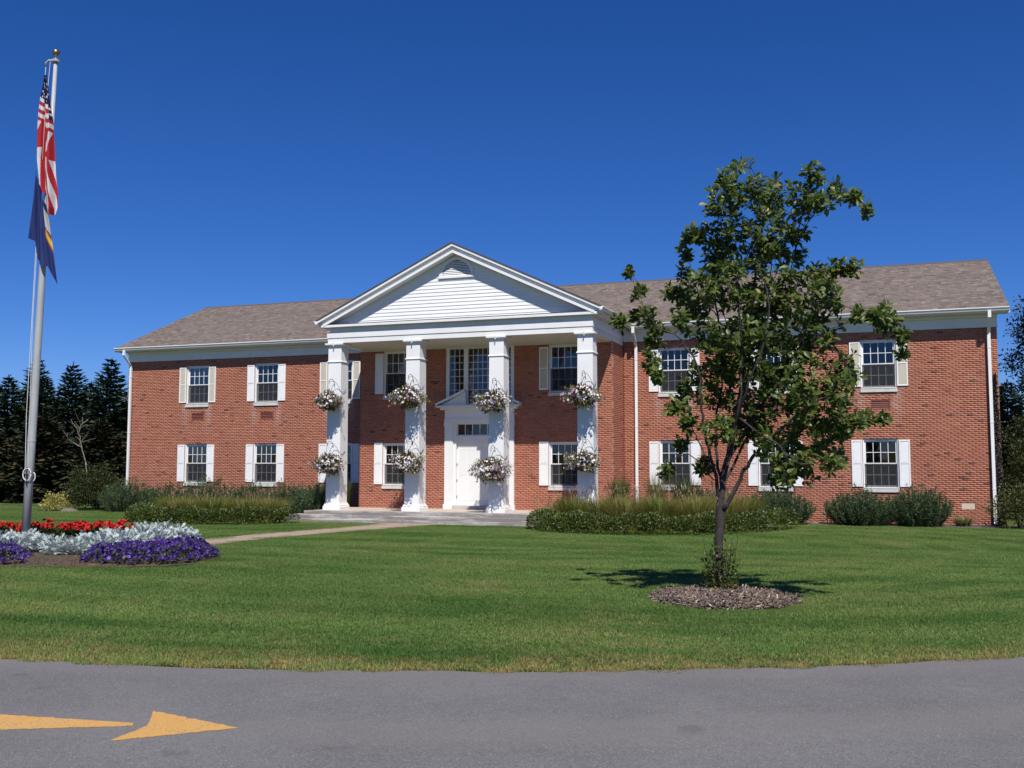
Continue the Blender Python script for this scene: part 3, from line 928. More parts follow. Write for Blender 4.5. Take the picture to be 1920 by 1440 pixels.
# ---- louvred vents below the upper windows
for c in wing_l + wing_r:
    z0, z1 = snap(3.88), snap(4.22); x0, x1 = c - .28, c + .34
    mb = MB(); t = .035
    mb.box(x0 + .003, x0 + t, -.006, .1, z0, z1).box(x1 - t, x1 - .003, -.006, .1, z0, z1).box(x0 + t, x1 - t, -.005, .1, z0, z0 + t).box(x0 + t, x1 - t, -.005, .1, z1 - t, z1).box(x0, x1, .101, .12, z0, z1)
    g = mb.build('vent_grille', M['vent_red'], B)
    for k in range(4):
        zz = z0 + t + (z1 - z0 - 2*t) * (k + .5) / 4
        MB().prism([(x0 + t, -.002, zz - .032), (x0 + t, .008, zz - .034), (x0 + t, .05, zz + .02), (x0 + t, .04, zz + .024)], (x1 - x0 - 2*t, 0, 0)).build('slat', M['vent_red'], g)
MB().box(PLQ[0] + .004, PLQ[1] - .004, -.006, .1, PLQ[2] + .004, PLQ[3] - .004).build('date_stone', M['plaque'], B)

# ---- frieze, soffit, eave and gutter of the wings
EY, EZ = -.50, 7.20
PEX = 5.40                       # half width of the portico roof
for x0, x1 in ((XL - .02, BL - .02), (BR + .02, XR + .02)):
    MB().box(x0, x1, -.055, .2, WALL_TOP + .004, WALL_TOP + .075).build('frieze_trim', M['white'], B)
    MB().box(x0 + .005, x1 - .005, -.028, .2, WALL_TOP + .076, 6.93).build('frieze_board', M['white'], B)
    MB().box(x0 + .003, x1 - .003, -.11, .2, 6.931, 7.03).build('bed_moulding', M['white'], B)
for x0, x1 in ((XL - .33, XC - PEX + .06), (XC + PEX - .06, XR + .33)):
    MB().box(x0, x1, EY + .02, .02, 7.032, 7.062).build('soffit_board', M['soffit'], B)
    MB().box(x0, x1, EY - .015, EY + .018, 7.03, 7.17).build('fascia', M['white'], B)
    P = [(EY - .018, 7.06), (EY - .018, 7.185), (EY - .15, 7.195), (EY - .15, 7.165), (EY - .125, 7.14), (EY - .10, 7.08), (EY - .085, 7.06)]
    MB().prism([(x0 - .01, a, b) for a, b in P], (x1 - x0 + .02, 0, 0)).build('gutter', M['gutter'], B)

# ---- main roof
RY, RZ = 5.91, 9.99
SLOPE = (RZ - EZ) / (RY - EY)
rx0, rx1 = XL - .36, XR + .36
roof = MB()
th = .05
roof.prism([(rx0, EY - .04, EZ - .02), (rx0, RY, RZ), (rx0, RY, RZ - th), (rx0, EY - .04, EZ - .02 - th)], (rx1 - rx0, 0, 0))
roof.prism([(rx0, RY + .001, RZ), (rx0, 2*RY - EY, EZ), (rx0, 2*RY - EY, EZ - th), (rx0, RY + .001, RZ - th)], (rx1 - rx0, 0, 0))
roof_o = roof.build('roof', M['shingle'], B)
def shingle_slope():
    L = math.hypot(RY - EY, RZ - EZ); ny, nz = -SLOPE / math.hypot(1, SLOPE), 1 / math.hypot(1, SLOPE)
    dy, dz = (RY - EY) / L, (RZ - EZ) / L
    expo, tab = .143, .20
    rows = int(L / expo) + 1
    V, F, S = [], [], []
    for r in range(rows):
        a = r * expo - .05; b = min(a + expo * 1.28, L)
        x = rx0 - rng.uniform(0, tab)
        rs = rng.normal(0, .04)
        while x < rx1:
            w = tab * rng.uniform(.55, 1.25)
            xa, xb = max(x, rx0), min(x + w - .004, rx1)
            if xb > xa + .02:
                h1 = .012 + rng.uniform(0, .010); h0 = .003
                k = len(V)
                aa = a + rng.uniform(-.004, .004)
                for (xx, q, h) in ((xa, aa, h1), (xb, aa, h1), (xb, b, h0), (xa, b, h0), (xa, aa, h1 - .014), (xb, aa, h1 - .014)):
                    V.append((xx, EY + dy * q + ny * h, EZ + dz * q + nz * h))
                F += [(k, k+1, k+2, k+3), (k+4, k+5, k+1, k)]
                s = np.clip(rng.normal(.5, .17) + rs, 0, 1); S += [s, s]
            x += w
    return V, F, S
V, F, S = shingle_slope()
obj('shingles', mesh_np('shingles', V, F, M['shingle'], S), roof_o, kind='stuff')
MB().prism([(rx0, RY - .14, RZ - .14 * SLOPE + .018), (rx0, RY, RZ + .035), (rx0, RY + .14, RZ - .14 * SLOPE + .018), (rx0, RY, RZ + .012)], (rx1 - rx0, 0, 0)).build('ridge_cap', M['shingle'], roof_o)
for xx in (rx0 + .012, rx1 - .04):
    MB().prism([(xx, EY - .05, EZ - .20), (xx, RY, RZ - .20), (xx, RY, RZ - .055), (xx, EY - .05, EZ - .075)], (.028, 0, 0)).build('rake_board', M['white'], roof_o)
for xa, xb in ((rx0, XL), (XR, rx1)):
    MB().prism([(xa, EY, EZ - .18), (xa, RY, RZ - .18), (xa, RY, RZ - .15), (xa, EY, EZ - .15)], (xb - xa, 0, 0)).build('rake_soffit', M['white'], roof_o)

# ---- downspouts
def downspout(x, side_jog=.0):
    mb = MB()
    mb.box(x - .05, x + .05, EY - .13, EY - .05, 6.86, 7.075)
    mb.prism([(x - .05, EY - .13, 6.861), (x - .05, EY - .05, 6.861), (x - .05, -.07, 6.42), (x - .05, -.15, 6.42)][::-1], (.10, 0, 0))
    mb.box(x - .05, x + .05, -.15, -.07, .22, 6.419)
    mb.prism([(x - .05, -.15, .219), (x - .05, -.07, .219), (x - .05, -.18, .06), (x - .05, -.26, .08)], (.10, 0, 0))
    o = mb.build('downspout', M['gutter'], B)
    for z in (5.9, 3.4, 1.2): MB().box(x - .058, x + .058, -.158, -.012, z, z + .03).build('strap', M['gutter'], o)
downspout(-22.02); downspout(13.13); downspout(1.15)

# ---- portico: columns
CW = .53
col_x = [-9.466, -6.289, -3.095, .098]
TOPZ = 6.46
def column(x0):
    cx, cy = x0 + CW/2, COLY + CW/2
    h = CW / 2; hb = h + .018
    mb = MB()
    def ring(pairs):
        b = len(mb.v)
        for hw, z in pairs: mb.v += [(cx - hw, cy - hw, z), (cx + hw, cy - hw, z), (cx + hw, cy + hw, z), (cx - hw, cy + hw, z)]
        for i in range(len(pairs) - 1):
            for j in range(4): mb.f.append((b+i*4+j, b+i*4+(j+1) % 4, b+(i+1)*4+(j+1) % 4, b+(i+1)*4+j))
        mb.f.append((b+3, b+2, b+1, b)); t = b + (len(pairs)-1)*4; mb.f.append((t, t+1, t+2, t+3))
    ring([(hb, .60), (hb - .002, 2.2), (h + .003, 5.74), (h + .003, 6.36)])
    c = mb.build('column', M['column_white'], B)
    mb = MB(); ring([(h + .02, 5.745), (h + .035, 5.76), (h + .035, 5.785), (h + .004, 5.81)]); mb.build('neck_moulding', M['column_white'], c)
    mb = MB(); ring([(h + .003, 6.362), (h + .06, 6.38), (h + .10, 6.40), (h + .10, TOPZ - .002)]); mb.build('capital', M['column_white'], c)
    mb = MB(); ring([(hb + .075, .352), (hb + .075, .47), (hb + .055, .49), (hb + .06, .53), (hb + .03, .56), (hb + .02, .60)]); mb.build('column_base', M['column_white'], c)
    mb = MB(); mb.box(cx - .012, cx + .012, cy - h - .14, cy - h - .10, 6.33, 6.50).build('lamp_clip', M['white'], c)
    return c
cols = [column(x) for x in col_x]

# ---- portico: entablature, ceiling
AY = -4.36
exl, exr = col_x[0] - .01, col_x[3] + CW + .01
def band(name, z0, z1, out, mat='white'):
    """front board and its two returns along the sides"""
    MB().box(exl - out, exr + out, AY - out, AY + .25, z0, z1).build(name, M[mat], B)
    for xa, xb in ((exl - out, exl + .25), (exr - .25, exr + out)):
        MB().box(xa, xb, AY + .251, -.035, z0, z1).build(name, M[mat], B)
band('architrave', TOPZ, 6.645, .0)
band('architrave', 6.647, 6.83, .025)
band('frieze_board', 6.832, 7.03, -.05)
for xa, xb in ((exl - .17, exl + .2), (exr - .2, exr + .17)):
    MB().box(xa, xb, AY + .3, -.06, 7.032, 7.10).build('cornice', M['white'], B)
MB().box(exl - .20, exr + .20, AY - .17, AY + .29, 7.032, 7.115).build('cornice', M['white'], B)
MB().prism([(exl - .20, AY - .17, 7.117), (exl - .20, AY + .1, 7.117), (exl - .20, AY + .1, 7.155), (exl - .20, AY - .17, 7.142)], (exr - exl + .40, 0, 0)).build('cornice_flashing', M['flashing'], B)
MB().box(exl + .26, exr - .26, AY + .26, BY - .002, TOPZ + .01, TOPZ + .05).build('porch_ceiling', M['soffit'], B)
MB().box(BL + .02, BR - .02, BY - .05, BY + .25, TOPZ - .055, TOPZ + .008).build('ceiling_trim', M['soffit'], B)
# gutters on the portico sides, open ends towards the front
APZ, EVZ = 9.81, 7.28
PS = (APZ - EVZ) / PEX
for s in (-1, 1):
    xe = XC + s * PEX
    P = [(xe - s * .02, 7.15), (xe - s * .02, 7.265), (xe + s * .11, 7.275), (xe + s * .11, 7.245), (xe + s * .085, 7.22), (xe + s * .06, 7.165), (xe + s * .045, 7.15)]
    MB().prism([(a, -4.62, b) for a, b in P][::s], (0, 4.02, 0)).build('gutter', M['gutter'], B)
    MB().box(min(exl, exr) - .3 if s < 0 else exr + .15, exl - .15 if s < 0 else exr + .30, AY + .3, -.2, 7.105, 7.15).build('soffit_board', M['white'], B)

# ---- pediment
TY = -4.17
FZ = 7.13
def zin(x, drop): return APZ - drop - PS * abs(x - XC)
pedi = MB().prism([(XC - PEX + .3, TY + .05, FZ), (XC + PEX - .3, TY + .05, FZ), (XC, TY + .05, APZ - .15)], (0, .1, 0)).build('pediment', M['siding'], B)
drop = .34
zz = FZ
bh = .128
while zz < APZ - drop - .03:
    half0 = (APZ - drop + .2 - zz) / PS; half1 = (APZ - drop + .2 - zz - bh) / PS
    half1 = max(half1, .02)
    y0, y1 = TY - .022, TY - .004
    v = [(XC - half0, y0, zz), (XC + half0, y0, zz), (XC + half1, y1, zz + bh + .01), (XC - half1, y1, zz + bh + .01),
         (XC - half0, TY + .04, zz), (XC + half0, TY + .04, zz), (XC + half1, TY + .04, zz + bh + .01), (XC - half1, TY + .04, zz + bh + .01)]
    MB().add(v, [(0, 1, 2, 3), (4, 7, 6, 5), (0, 4, 5, 1), (3, 2, 6, 7), (1, 5, 6, 2), (0, 3, 7, 4)]).build('siding_board', M['siding'], pedi)
    zz += bh
def rake(name, d0, d1, yf, yb, mat, ext=0.):
    for s in (-1, 1):
        xe = XC + s * (PEX + ext)
        ze = APZ - PS * (PEX + ext)
        P = [(XC, yf, APZ - d0), (xe, yf, ze - d0), (xe, yf, ze - d1), (XC, yf, APZ - d1)]
        MB().prism(P[::s], (0, yb - yf, 0)).build(name, M[mat], pedi)
rake('rake_crown', .0, .105, -4.60, -4.40, 'white', .03)
rake('rake_frieze', .107, .235, -4.49, -4.20, 'white', -.02)
rake('rake_moulding', .237, .335, -4.545, -4.20, 'white', -.22)
# portico roof
mb = MB()
for s in (-1, 1):
    yb = EY + (APZ + .03 - EZ) / SLOPE
    ye = EY + (EVZ + .03 - EZ) / SLOPE
    mb.prism([(XC, -4.63, APZ + .035), (XC + s * (PEX + .04), -4.63, EVZ + .015), (XC + s * (PEX + .04), ye, EVZ + .015), (XC, yb, APZ + .035)][::s], (0, 0, -.033))
mb.build('portico_roof', M['shingle'], B)

# half round gable vent
VX, VZ, VR = XC + .02, 8.70, .56
mb = MB()
n = 20
outer = [(VX + (VR + .11) * math.cos(math.pi * i / n), VZ + (VR + .11) * math.sin(math.pi * i / n)) for i in range(n + 1)]
inner = [(VX + VR * math.cos(math.pi * i / n), VZ + VR * math.sin(math.pi * i / n)) for i in range(n + 1)]
k = len(mb.v)
yf, yb = TY - .06, TY + .02
vv = [(x, yf, z) for x, z in outer] + [(x, yf, z) for x, z in inner] + [(x, yb, z) for x, z in outer] + [(x, yb, z) for x, z in inner]
ff = []
m1 = n + 1
for i in range(n):
    ff += [(i, m1 + i, m1 + i + 1, i + 1), (2*m1 + i, i, i + 1, 2*m1 + i + 1), (m1 + i, 3*m1 + i, 3*m1 + i + 1, m1 + i + 1)]
mb.add(vv, ff)
mb.box(VX - VR - .13, VX + VR + .13, yf - .015, yb, VZ - .075, VZ - .002)
gv = mb.build('gable_vent', M['white'], B)
MB().prism([(x, TY - .027, z) for x, z in inner][::-1], (0, .004, 0)).build('vent_backing', M['flashing'], gv)
ns = 9
for i in range(ns):
    za = VZ + .005 + (VR - .03) * i / ns
    hw = math.sqrt(max(VR * VR - (za + .02 - VZ) ** 2, .003)) - .005
    MB().prism([(VX - hw, yf + .012, za), (VX - hw, yf + .020, za), (VX - hw, TY - .030, za + .034), (VX - hw, TY - .038, za + .036)], (2 * hw, 0, 0)).build('slat', M['white'], gv)

# ---- doorway
DXc = (DS0 + DS1) / 2
sur = MB()
sur.box(DS0, DS0 + .34, BY - .09, BY + .2, .53, 3.58).box(DS1 - .34, DS1, BY - .09, BY + .2, .53, 3.58)           # pilasters
sur.box(DS0 + .34, DS0 + .46, BY - .03, BY + .2, .48, 3.58).box(DS1 - .46, DS1 - .34, BY - .03, BY + .2, .48, 3.58)
sur.box(DS0 + .46, DS1 - .46, BY - .02, BY + .2, 2.80, 3.08).box(DS0 + .46, DS1 - .46, BY - .022, BY + .2, 3.55, 3.58)
sur.box(DS0 - .01, DS1 + .01, BY - .10, BY + .2, 3.582, 3.72).box(DS0, DS1, BY - .075, BY + .2, 3.722, 4.06)
surround = sur.build('door_surround', M['white'], B)
for xa in (DS0 - .03, DS1 - .37):
    MB().box(xa, xa + .40, BY - .125, BY - .01, .352, .528).build('pilaster_base', M['white'], surround)
    MB().box(xa + .01, xa + .39, BY - .115, BY - .005, 3.46, 3.578).build('pilaster_cap', M['white'], surround)
    MB().box(xa + .09, xa + .31, BY - .096, BY - .0905, .66, 3.36).build('pilaster_panel', M['white'], surround)
MB().box(DS0 - .28, DS1 + .28, BY - .33, BY + .2, 4.15, 4.215).build('door_cornice', M['white'], surround)
MB().box(DS0 - .14, DS1 + .14, BY - .20, BY + .2, 4.062, 4.148).build('door_cornice', M['white'], surround)
for s in (-1, 1):                      # broken pediment
    xo, xi = DXc + s * 1.68, DXc + s * .50
    z0, z1 = 4.217, 4.217 + .43 * 1.18
    MB().prism([(xo, BY - .33, z0), (xi, BY - .33, z1), (xi, BY - .33, z1 + .09), (xo, BY - .33, z0 + .075)][::s], (0, .33, 0)).build('raking_cornice', M['white'], surround)
    MB().prism([(xo - s * .12, BY - .18, z0 + .001), (xi, BY - .18, z0 + .001), (xi, BY - .18, z1 - .004)][::s], (0, .18, 0)).build('tympanum', M['white'], surround)
MB().lathe([(.05, 0), (.09, .01), (.09, .04), (.03, .07), (.03, .11), (.10, .18), (.12, .27), (.07, .34), (.04, .37), (.05, .40), (.0, .50)], (DXc, BY - .17, 4.217), 14).build('urn_finial', M['white'], surround, smooth=True)
MB().box(DS0 + .4, DS1 - .4, BY - .28, BY + .1, .352, .475).build('threshold', M['threshold'], surround)
# two doors with four panels each
dx0, dx1 = DS0 + .462, DS1 - .462
dw = (dx1 - dx0) / 2
for i in range(2):
    a, b = dx0 + i * dw + .003, dx0 + (i + 1) * dw - .003
    d = MB().box(a, b, BY + .05, BY + .10, .48, 2.798).build('door', M['white'], B)
    d['label'] = 'white panelled front door leaf'
    pw = (dw - .36) / 2
    for c in range(2):
        for (z0, z1) in ((.66, 1.42), (1.62, 2.62)):
            xa = a + .12 + c * (pw + .12)
            v = [(xa, BY + .049, z0), (xa + pw, BY + .049, z0), (xa + pw, BY + .049, z1), (xa, BY + .049, z1), (xa + .02, BY + .041, z0 + .02), (xa + pw - .02, BY + .041, z0 + .02), (xa + pw - .02, BY + .041, z1 - .02), (xa + .02, BY + .041, z1 - .02),
                 (xa + .03, BY + .047, z0 + .03), (xa + pw - .03, BY + .047, z0 + .03), (xa + pw - .03, BY + .047, z1 - .03), (xa + .03, BY + .047, z1 - .03)]
            MB().add(v, [(0, 1, 5, 4), (1, 2, 6, 5), (2, 3, 7, 6), (3, 0, 4, 7), (4, 5, 9, 8), (5, 6, 10, 9), (6, 7, 11, 10), (7, 4, 8, 11), (8, 9, 10, 11)]).build('panel', M['white'], d)
    hx = a if i == 0 else b
    for z in (.75, 1.35, 1.95, 2.6): MB().box(hx - .014, hx + .014, BY + .028, BY + .052, z, z + .10).build('hinge', M['metal_dark'], d)
    kx = b - .07 if i == 0 else a + .07
    MB().lathe([(.012, 0), (.012, .05), (.03, .06), (.034, .085), (.0, .1)], (0, 0, 0), 10).build('door_knob', M['gold'], d, (kx, BY + .05, 1.48), rot=(math.radians(90), 0, 0))
# transom
tr0, tr1 = dx0 + .02, dx1 - .02
mb = MB().box(dx0, dx1, BY + .03, BY + .09, 3.081, 3.12).box(dx0, dx1, BY + .03, BY + .09, 3.51, 3.549).box(dx0, tr0 + .02, BY + .03, BY + .09, 3.12, 3.51).box(tr1 - .02, dx1, BY + .03, BY + .09, 3.12, 3.51)
tw = (tr1 - tr0 - .04) / 6
for i in range(1, 6): mb.box(tr0 + .02 + tw * i - .012, tr0 + .02 + tw * i + .012, BY + .03, BY + .08, 3.12, 3.51)
tw_o = mb.build('transom', M['white'], B)
tp = MB().box(-tw/2 + .002, tw/2 - .002, -.002, .002, -.195, .195).mesh('pane', M['glass'])
for i in range(6): obj('pane', tp, tw_o, (tr0 + .02 + tw * (i + .5), BY + .06, 3.315), (math.radians(rng.normal(0, .3)), 0, math.radians(rng.normal(0, .3))))
# tall window bay above the door
bz0, bz1 = 4.062, 6.40
mb = MB()
x0, x1 = DS0 + .02, DS1 - .02
m1, m2 = -5.10, -4.93
lights = [(x0 + .13, -5.09), (-4.94, XC * 2 + 4.94), (XC * 2 + 5.09, x1 - .13)]
lights = [(DS0 + .15, DS0 + .74), (DS0 + .91, DS1 - .91), (DS1 - .74, DS1 - .15)]
mb.box(x0, lights[0][0], BY - .01, BY + .15, bz0, bz1).box(lights[2][1], x1, BY - .01, BY + .15, bz0, bz1)
mb.box(lights[0][1], lights[1][0], BY - .008, BY + .15, bz0, bz1).box(lights[1][1], lights[2][0], BY - .008, BY + .15, bz0, bz1)
mb.box(x0, x1, BY - .02, BY + .15, bz1 + .001, bz1 + .055)
tall = None
zr0, zr1 = 4.30, bz1 - .03
rows = 8
ph = (zr1 - zr0) / rows
pl = []
for (a, b), nc in zip(lights, (3, 5, 3)):
    mb.box(a, b, BY + .02, BY + .15, bz0, zr0).box(a, b, BY + .02, BY + .15, zr1, bz1)
    pw = (b - a) / nc
    for i in range(1, nc): mb.box(a + pw * i - .009, a + pw * i + .009, BY + .05, BY + .085, zr0, zr1)
    for r in range(1, rows):
        for i in range(nc):
            mb.box(a + pw * i + (.009 if i else 0), a + pw * (i + 1) - (.009 if i < nc - 1 else 0), BY + .051, BY + .084, zr0 + ph * r - .009, zr0 + ph * r + .009)
    for r in range(rows):
        for i in range(nc): pl.append((a + pw * (i + .5), zr0 + ph * (r + .5), pw))
tall = mb.build('tall_window', M['white'], B)
tpm = {}
for x, z, pw in pl:
    key = round(pw, 3)
    if key not in tpm: tpm[key] = MB().box(-pw/2 + .002, pw/2 - .002, -.002, .002, -ph/2 + .002, ph/2 - .002).mesh('pane', M['glass'])
    obj('pane', tpm[key], tall, (x, BY + .07, z), (math.radians(rng.normal(0, .4)), 0, math.radians(rng.normal(0, .4))))

# ================================================================== flagpole and flags
PB, PT = Vector((-7.60, -20.1, .15)), Vector((-7.28, -20.1, 10.82))
fp = thing('flagpole', 'tall tapered aluminium flagpole standing in the round flower bed', 'flagpole', PB)
pa = lambda z: PB + (PT - PB) * ((z - PB.z) / (PT.z - PB.z))
MB().tube([pa(.15), pa(2.46), pa(5), pa(8), pa(10.8)], [.090, .086, .077, .058, .040], 20).build('pole', M['pole'], fp, smooth=True)
MB().tube([pa(2.44), pa(2.48)], .092, 20).build('joint_ring', M['pole'], fp)
MB().lathe([(.17, 0), (.17, .03), (.13, .08), (.118, .10)], tuple(pa(.25)), 20).build('base_collar', M['pole'], fp, smooth=True)
tz = PT
mb = MB().lathe([(.06, -.02), (.085, .0), (.085, .045), (.02, .06), (.02, .15)], tuple(tz), 14)
mb.build('truck', M['pole'], fp)
CR = Vector((.9404, .34, 0))           # across the view of the flags: they hang on this side of the pole
CF = Vector((.34, -.9404, 0))
MB().tube([tz + Vector((0, 0, .02)), tz + CR * -.15 + Vector((0, 0, .035)), tz + CR * -.21 + Vector((0, 0, -.02)), tz + CR * -.215 + Vector((0, 0, -.10))], [.028, .024, .024, .02], 8).build('truck_arm', M['pole'], fp, smooth=True)
prof = [(math.sin(math.pi * i / 12) * .085, -math.cos(math.pi * i / 12) * .085) for i in range(13)]
prof[0] = (.012, prof[0][1]); prof[-1] = (.002, prof[-1][1])
MB().lathe(prof, tuple(tz + Vector((0, 0, .21))), 18).build('ball_finial', M['gold'], fp, smooth=True)
MB().tube([tz + CR * -.215 + Vector((0, 0, -.1)), pa(9.5) + CR * -.17 + CF * .05, pa(6) + CR * -.14 + CF * .06, pa(3) + CR * -.12 + CF * .06, pa(1.75) + CR * -.05 + CF * .10], .007, 5).build('halyard', M['rope'], fp)
MB().tube([tz + CR * -.12 + Vector((0, 0, 0)), pa(9.5) + CR * -.12 + CF * .08, pa(5) + CR * -.11 + CF * .07, pa(1.75) + CR * .02 + CF * .11], .006, 5).build('halyard', M['rope'], fp)
cl = pa(1.74) + CF * .12
ring = [cl + CR * (.085 * math.cos(a)) + Vector((0, 0, .13 * math.sin(a))) for a in np.linspace(0, 2 * math.pi, 20)]
MB().tube(ring, .013, 6).build('rope_coil', M['rope'], fp, smooth=True)
ring2 = [cl + CR * (.10 + .06 * math.cos(a)) + CF * -.04 + Vector((0, 0, .10 * math.sin(a) - .05)) for a in np.linspace(-1.2, 1.2, 9)]
MB().tube(ring2, .012, 6).build('rope_coil', M['rope'], fp, smooth=True)
MB().tube([cl + Vector((0, 0, .16)), cl, cl + Vector((0, 0, -.24))], [.012, .02, .012], 6).build('cleat', M['metal_dark'], fp)

def flag(name, label, rows, nu, z_of, s_of, y_of, col_of, extra=None):
    V = []; F = []; Cc = []
    nv = rows
    for j in range(nv + 1):
        for i in range(nu + 1):
            u, t = i / nu, j / nv
            z = z_of(u, t); s_ = s_of(u, t); d = y_of(u, t)
            p = pa(z) + CR * s_ + CF * d
            V.append((p.x, p.y, z))
    for j in range(nv):
        for i in range(nu):
            a = j * (nu + 1) + i
            F.append((a, a + nu + 1, a + nu + 2, a + 1)); Cc.append(col_of((i + .5) / nu, (j + .5) / nv))
    root = thing(name, label, 'flag', pa(8))
    obj('cloth', mesh_np('cloth', V, F, M['cloth'], smooth=True, cols=np.array(Cc)), root)
    return root
lerp = lambda a, b, t: a + (b - a) * t
def pw(t, pts):
    for (a, va), (b, vb) in zip(pts[:-1], pts[1:]):
        if t <= b: return lerp(va, vb, (t - a) / (b - a + 1e-9))
    return pts[-1][1]
RED, WHT, NVY, GLD = (.48, .028, .04), (.72, .70, .70), (.020, .026, .085), (.62, .36, .05)
usL = [(0, -.16), (.08, -.18), (.21, -.21), (.44, -.215), (.60, -.20), (.71, -.19), (.86, -.13), (.95, -.08), (1, -.02)]
usR = [(0, -.12), (.08, -.07), (.21, .0), (.30, .05), (.44, .10), (.71, .19), (.86, .27), (.95, .29), (1, .25)]
stars = [(rng.uniform(.05, .95), rng.uniform(.015, .19)) for _ in range(16)]
stars = [(.45, .02), (.2, .07), (.75, .065), (.35, .095), (.8, .10), (.55, .118), (.15, .14), (.9, .145), (.35, .165), (.7, .158), (.2, .185), (.6, .19), (.93, .25), (.95, .29)]
def us_col(u, t):
    for su, st in stars:
        if abs(u - su) * pw(t, usR) * 0 + ((u - su) * .22 / .011) ** 2 + ((t - st) * 3.05 / .020) ** 2 < 1.6: return WHT
    tt = t - .045 * u - .01 * math.sin(u * 5)
    if tt < .185 or (u > .86 and t < .33): return NVY
    if tt < .385:
        return WHT if int((tt - .185) / .0345) % 2 == 0 else RED
    if t < .62:
        q = u * 2.4 + (t - .4) * 6.0
        return WHT if (q % 2.0) < .42 and t < .58 else RED
    q = u * 5.2 - (t - .62) * 6.0 * (1 if u > .45 else -.5)
    return WHT if int(math.floor(q)) % 2 == 0 else RED
def us_z(u, t):
    zb = 7.42 + (.38 if u < .35 else .30 * max(0, 1 - abs(u - .72) / .37) * -0.2 + (.0)) + .25 * max(0, .55 - abs(u - .45)) * (u < .6)
    return lerp(10.47, zb, t)
flag('national_flag', 'striped red, white and blue flag hanging limp at the top of the flagpole', 220, 72, us_z,
     lambda u, t: lerp(pw(t, usL), pw(t, usR), u),
     lambda u, t: .13 + (.05 + .05 * t) * math.sin(u * 9 + 3 * t) * min(1, t * 3) + .02 * math.sin(u * 21 + t * 7), us_col)
def ny_col(u, t):
    if u > .72:
        if .12 < t < .40 - .1 * (u - .72): return (.55, .54, .52) if u < .97 else NVY
        if .44 < t < .56: return GLD if (t - .5) ** 2 > .0002 else (.75, .55, .12)
        if .40 < t < .60: return (.30, .06, .05)
    return (.030, .045, .16)
def ny_z(u, t):
    top = lerp(8.36, 7.55, u ** .8)
    bot = pw(u, [(0, 6.83), (.22, 6.78), (.3, 6.40), (.55, 6.22), (.7, 6.22), (.82, 6.0), (1, 5.82)])
    return lerp(top, bot, t)
flag('state_flag', 'dark blue flag with gold emblem hanging below the striped flag', 50, 40, ny_z,
     lambda u, t: lerp(lerp(-.20, .05, u), lerp(-.25, pw(u, [(0, 0), (.3, .06), (.7, .30), (.9, .60), (1, .67)]), 1) if False else lerp(-.25, .42, u ** 1.15), t),
     lambda u, t: .15 + .05 * math.sin(u * 11 + 1.5 * t) + .02 * math.sin(u * 25 - 4 * t), ny_col)

# ================================================================== young oak in the lawn
BLOBS = [(8.11, -24.08, 5.56, 0.34), (7.81, -24.19, 5.31, 0.27), (8.37, -23.35, 5.54, 0.29), (7.82, -23.68, 5.8, 0.19), (8.93, -24.41, 5.5, 0.16), (8.79, -23.9, 5.29, 0.26), (9.18, -23.83, 5.43, 0.15), (9.41, -24.31, 5.19, 0.14), (9.57, -23.45, 5.28, 0.08), (9.07, -24.38, 5.2, 0.15), (8.14, -23.87, 4.93, 0.48), (8.6, -23.79, 4.85, 0.36), (7.63, -23.9, 4.93, 0.23), (7.27, -23.67, 5.05, 0.11), (7.17, -23.44, 4.88, 0.12), (7.13, -23.12, 4.64, 0.11), (7.49, -24.12, 5.0, 0.12), (7.68, -23.58, 4.74, 0.27), (8.04, -23.67, 4.27, 0.58), (8.67, -23.94, 4.19, 0.43), (7.65, -24.14, 4.29, 0.31), (8.99, -23.09, 4.46, 0.19), (9.23, -24.1, 4.36, 0.14), (9.4, -24.08, 4.4, 0.1), (6.35, -23.21, 4.69, 0.08), (6.57, -23.67, 4.32, 0.1), (6.73, -23.84, 3.99, 0.14), (6.75, -23.39, 3.76, 0.18), (6.51, -24.5, 3.82, 0.1), (6.49, -23.49, 4.02, 0.08), (6.83, -23.99, 3.36, 0.15), (6.98, -24.41, 3.11, 0.1), (7.04, -23.56, 4.28, 0.16), (7.24, -23.15, 4.18, 0.27), (7.25, -24.24, 3.81, 0.16), (8.17, -23.71, 3.55, 0.65), (7.65, -23.94, 3.55, 0.38), (8.77, -23.64, 3.68, 0.47), (9.1, -23.47, 4.07, 0.19), (9.62, -24.22, 3.71, 0.14), (9.79, -23.31, 3.78, 0.15), (9.94, -23.56, 3.55, 0.11), (9.71, -23.53, 3.92, 0.1), (9.93, -23.32, 3.39, 0.07), (9.43, -23.91, 3.81, 0.1), (7.52, -23.63, 3.02, 0.38), (8.27, -23.54, 2.86, 0.6), (8.91, -24.07, 2.91, 0.52), (9.24, -23.28, 3.21, 0.22), (9.19, -23.96, 2.82, 0.21), (7.27, -23.83, 2.52, 0.11), (7.21, -24.33, 2.67, 0.14), (7.18, -23.5, 2.96, 0.11), (8.56, -23.94, 2.22, 0.43), (8.93, -23.55, 2.3, 0.41), (9.28, -24.14, 2.48, 0.19), (9.49, -23.71, 2.49, 0.1), (9.65, -23.95, 2.51, 0.07), (8.66, -23.63, 1.89, 0.23), (9.08, -24.26, 1.96, 0.14), (8.52, -24.28, 1.82, 0.15), (6.9, -23.43, 1.87, 0.11), (7.08, -23.42, 2.25, 0.1), (7.45, -23.7, 1.94, 0.14), (7.99, -23.52, 2.45, 0.31), (7.74, -24.24, 2.42, 0.21), (8.33, -23.27, 1.75, 0.12)]
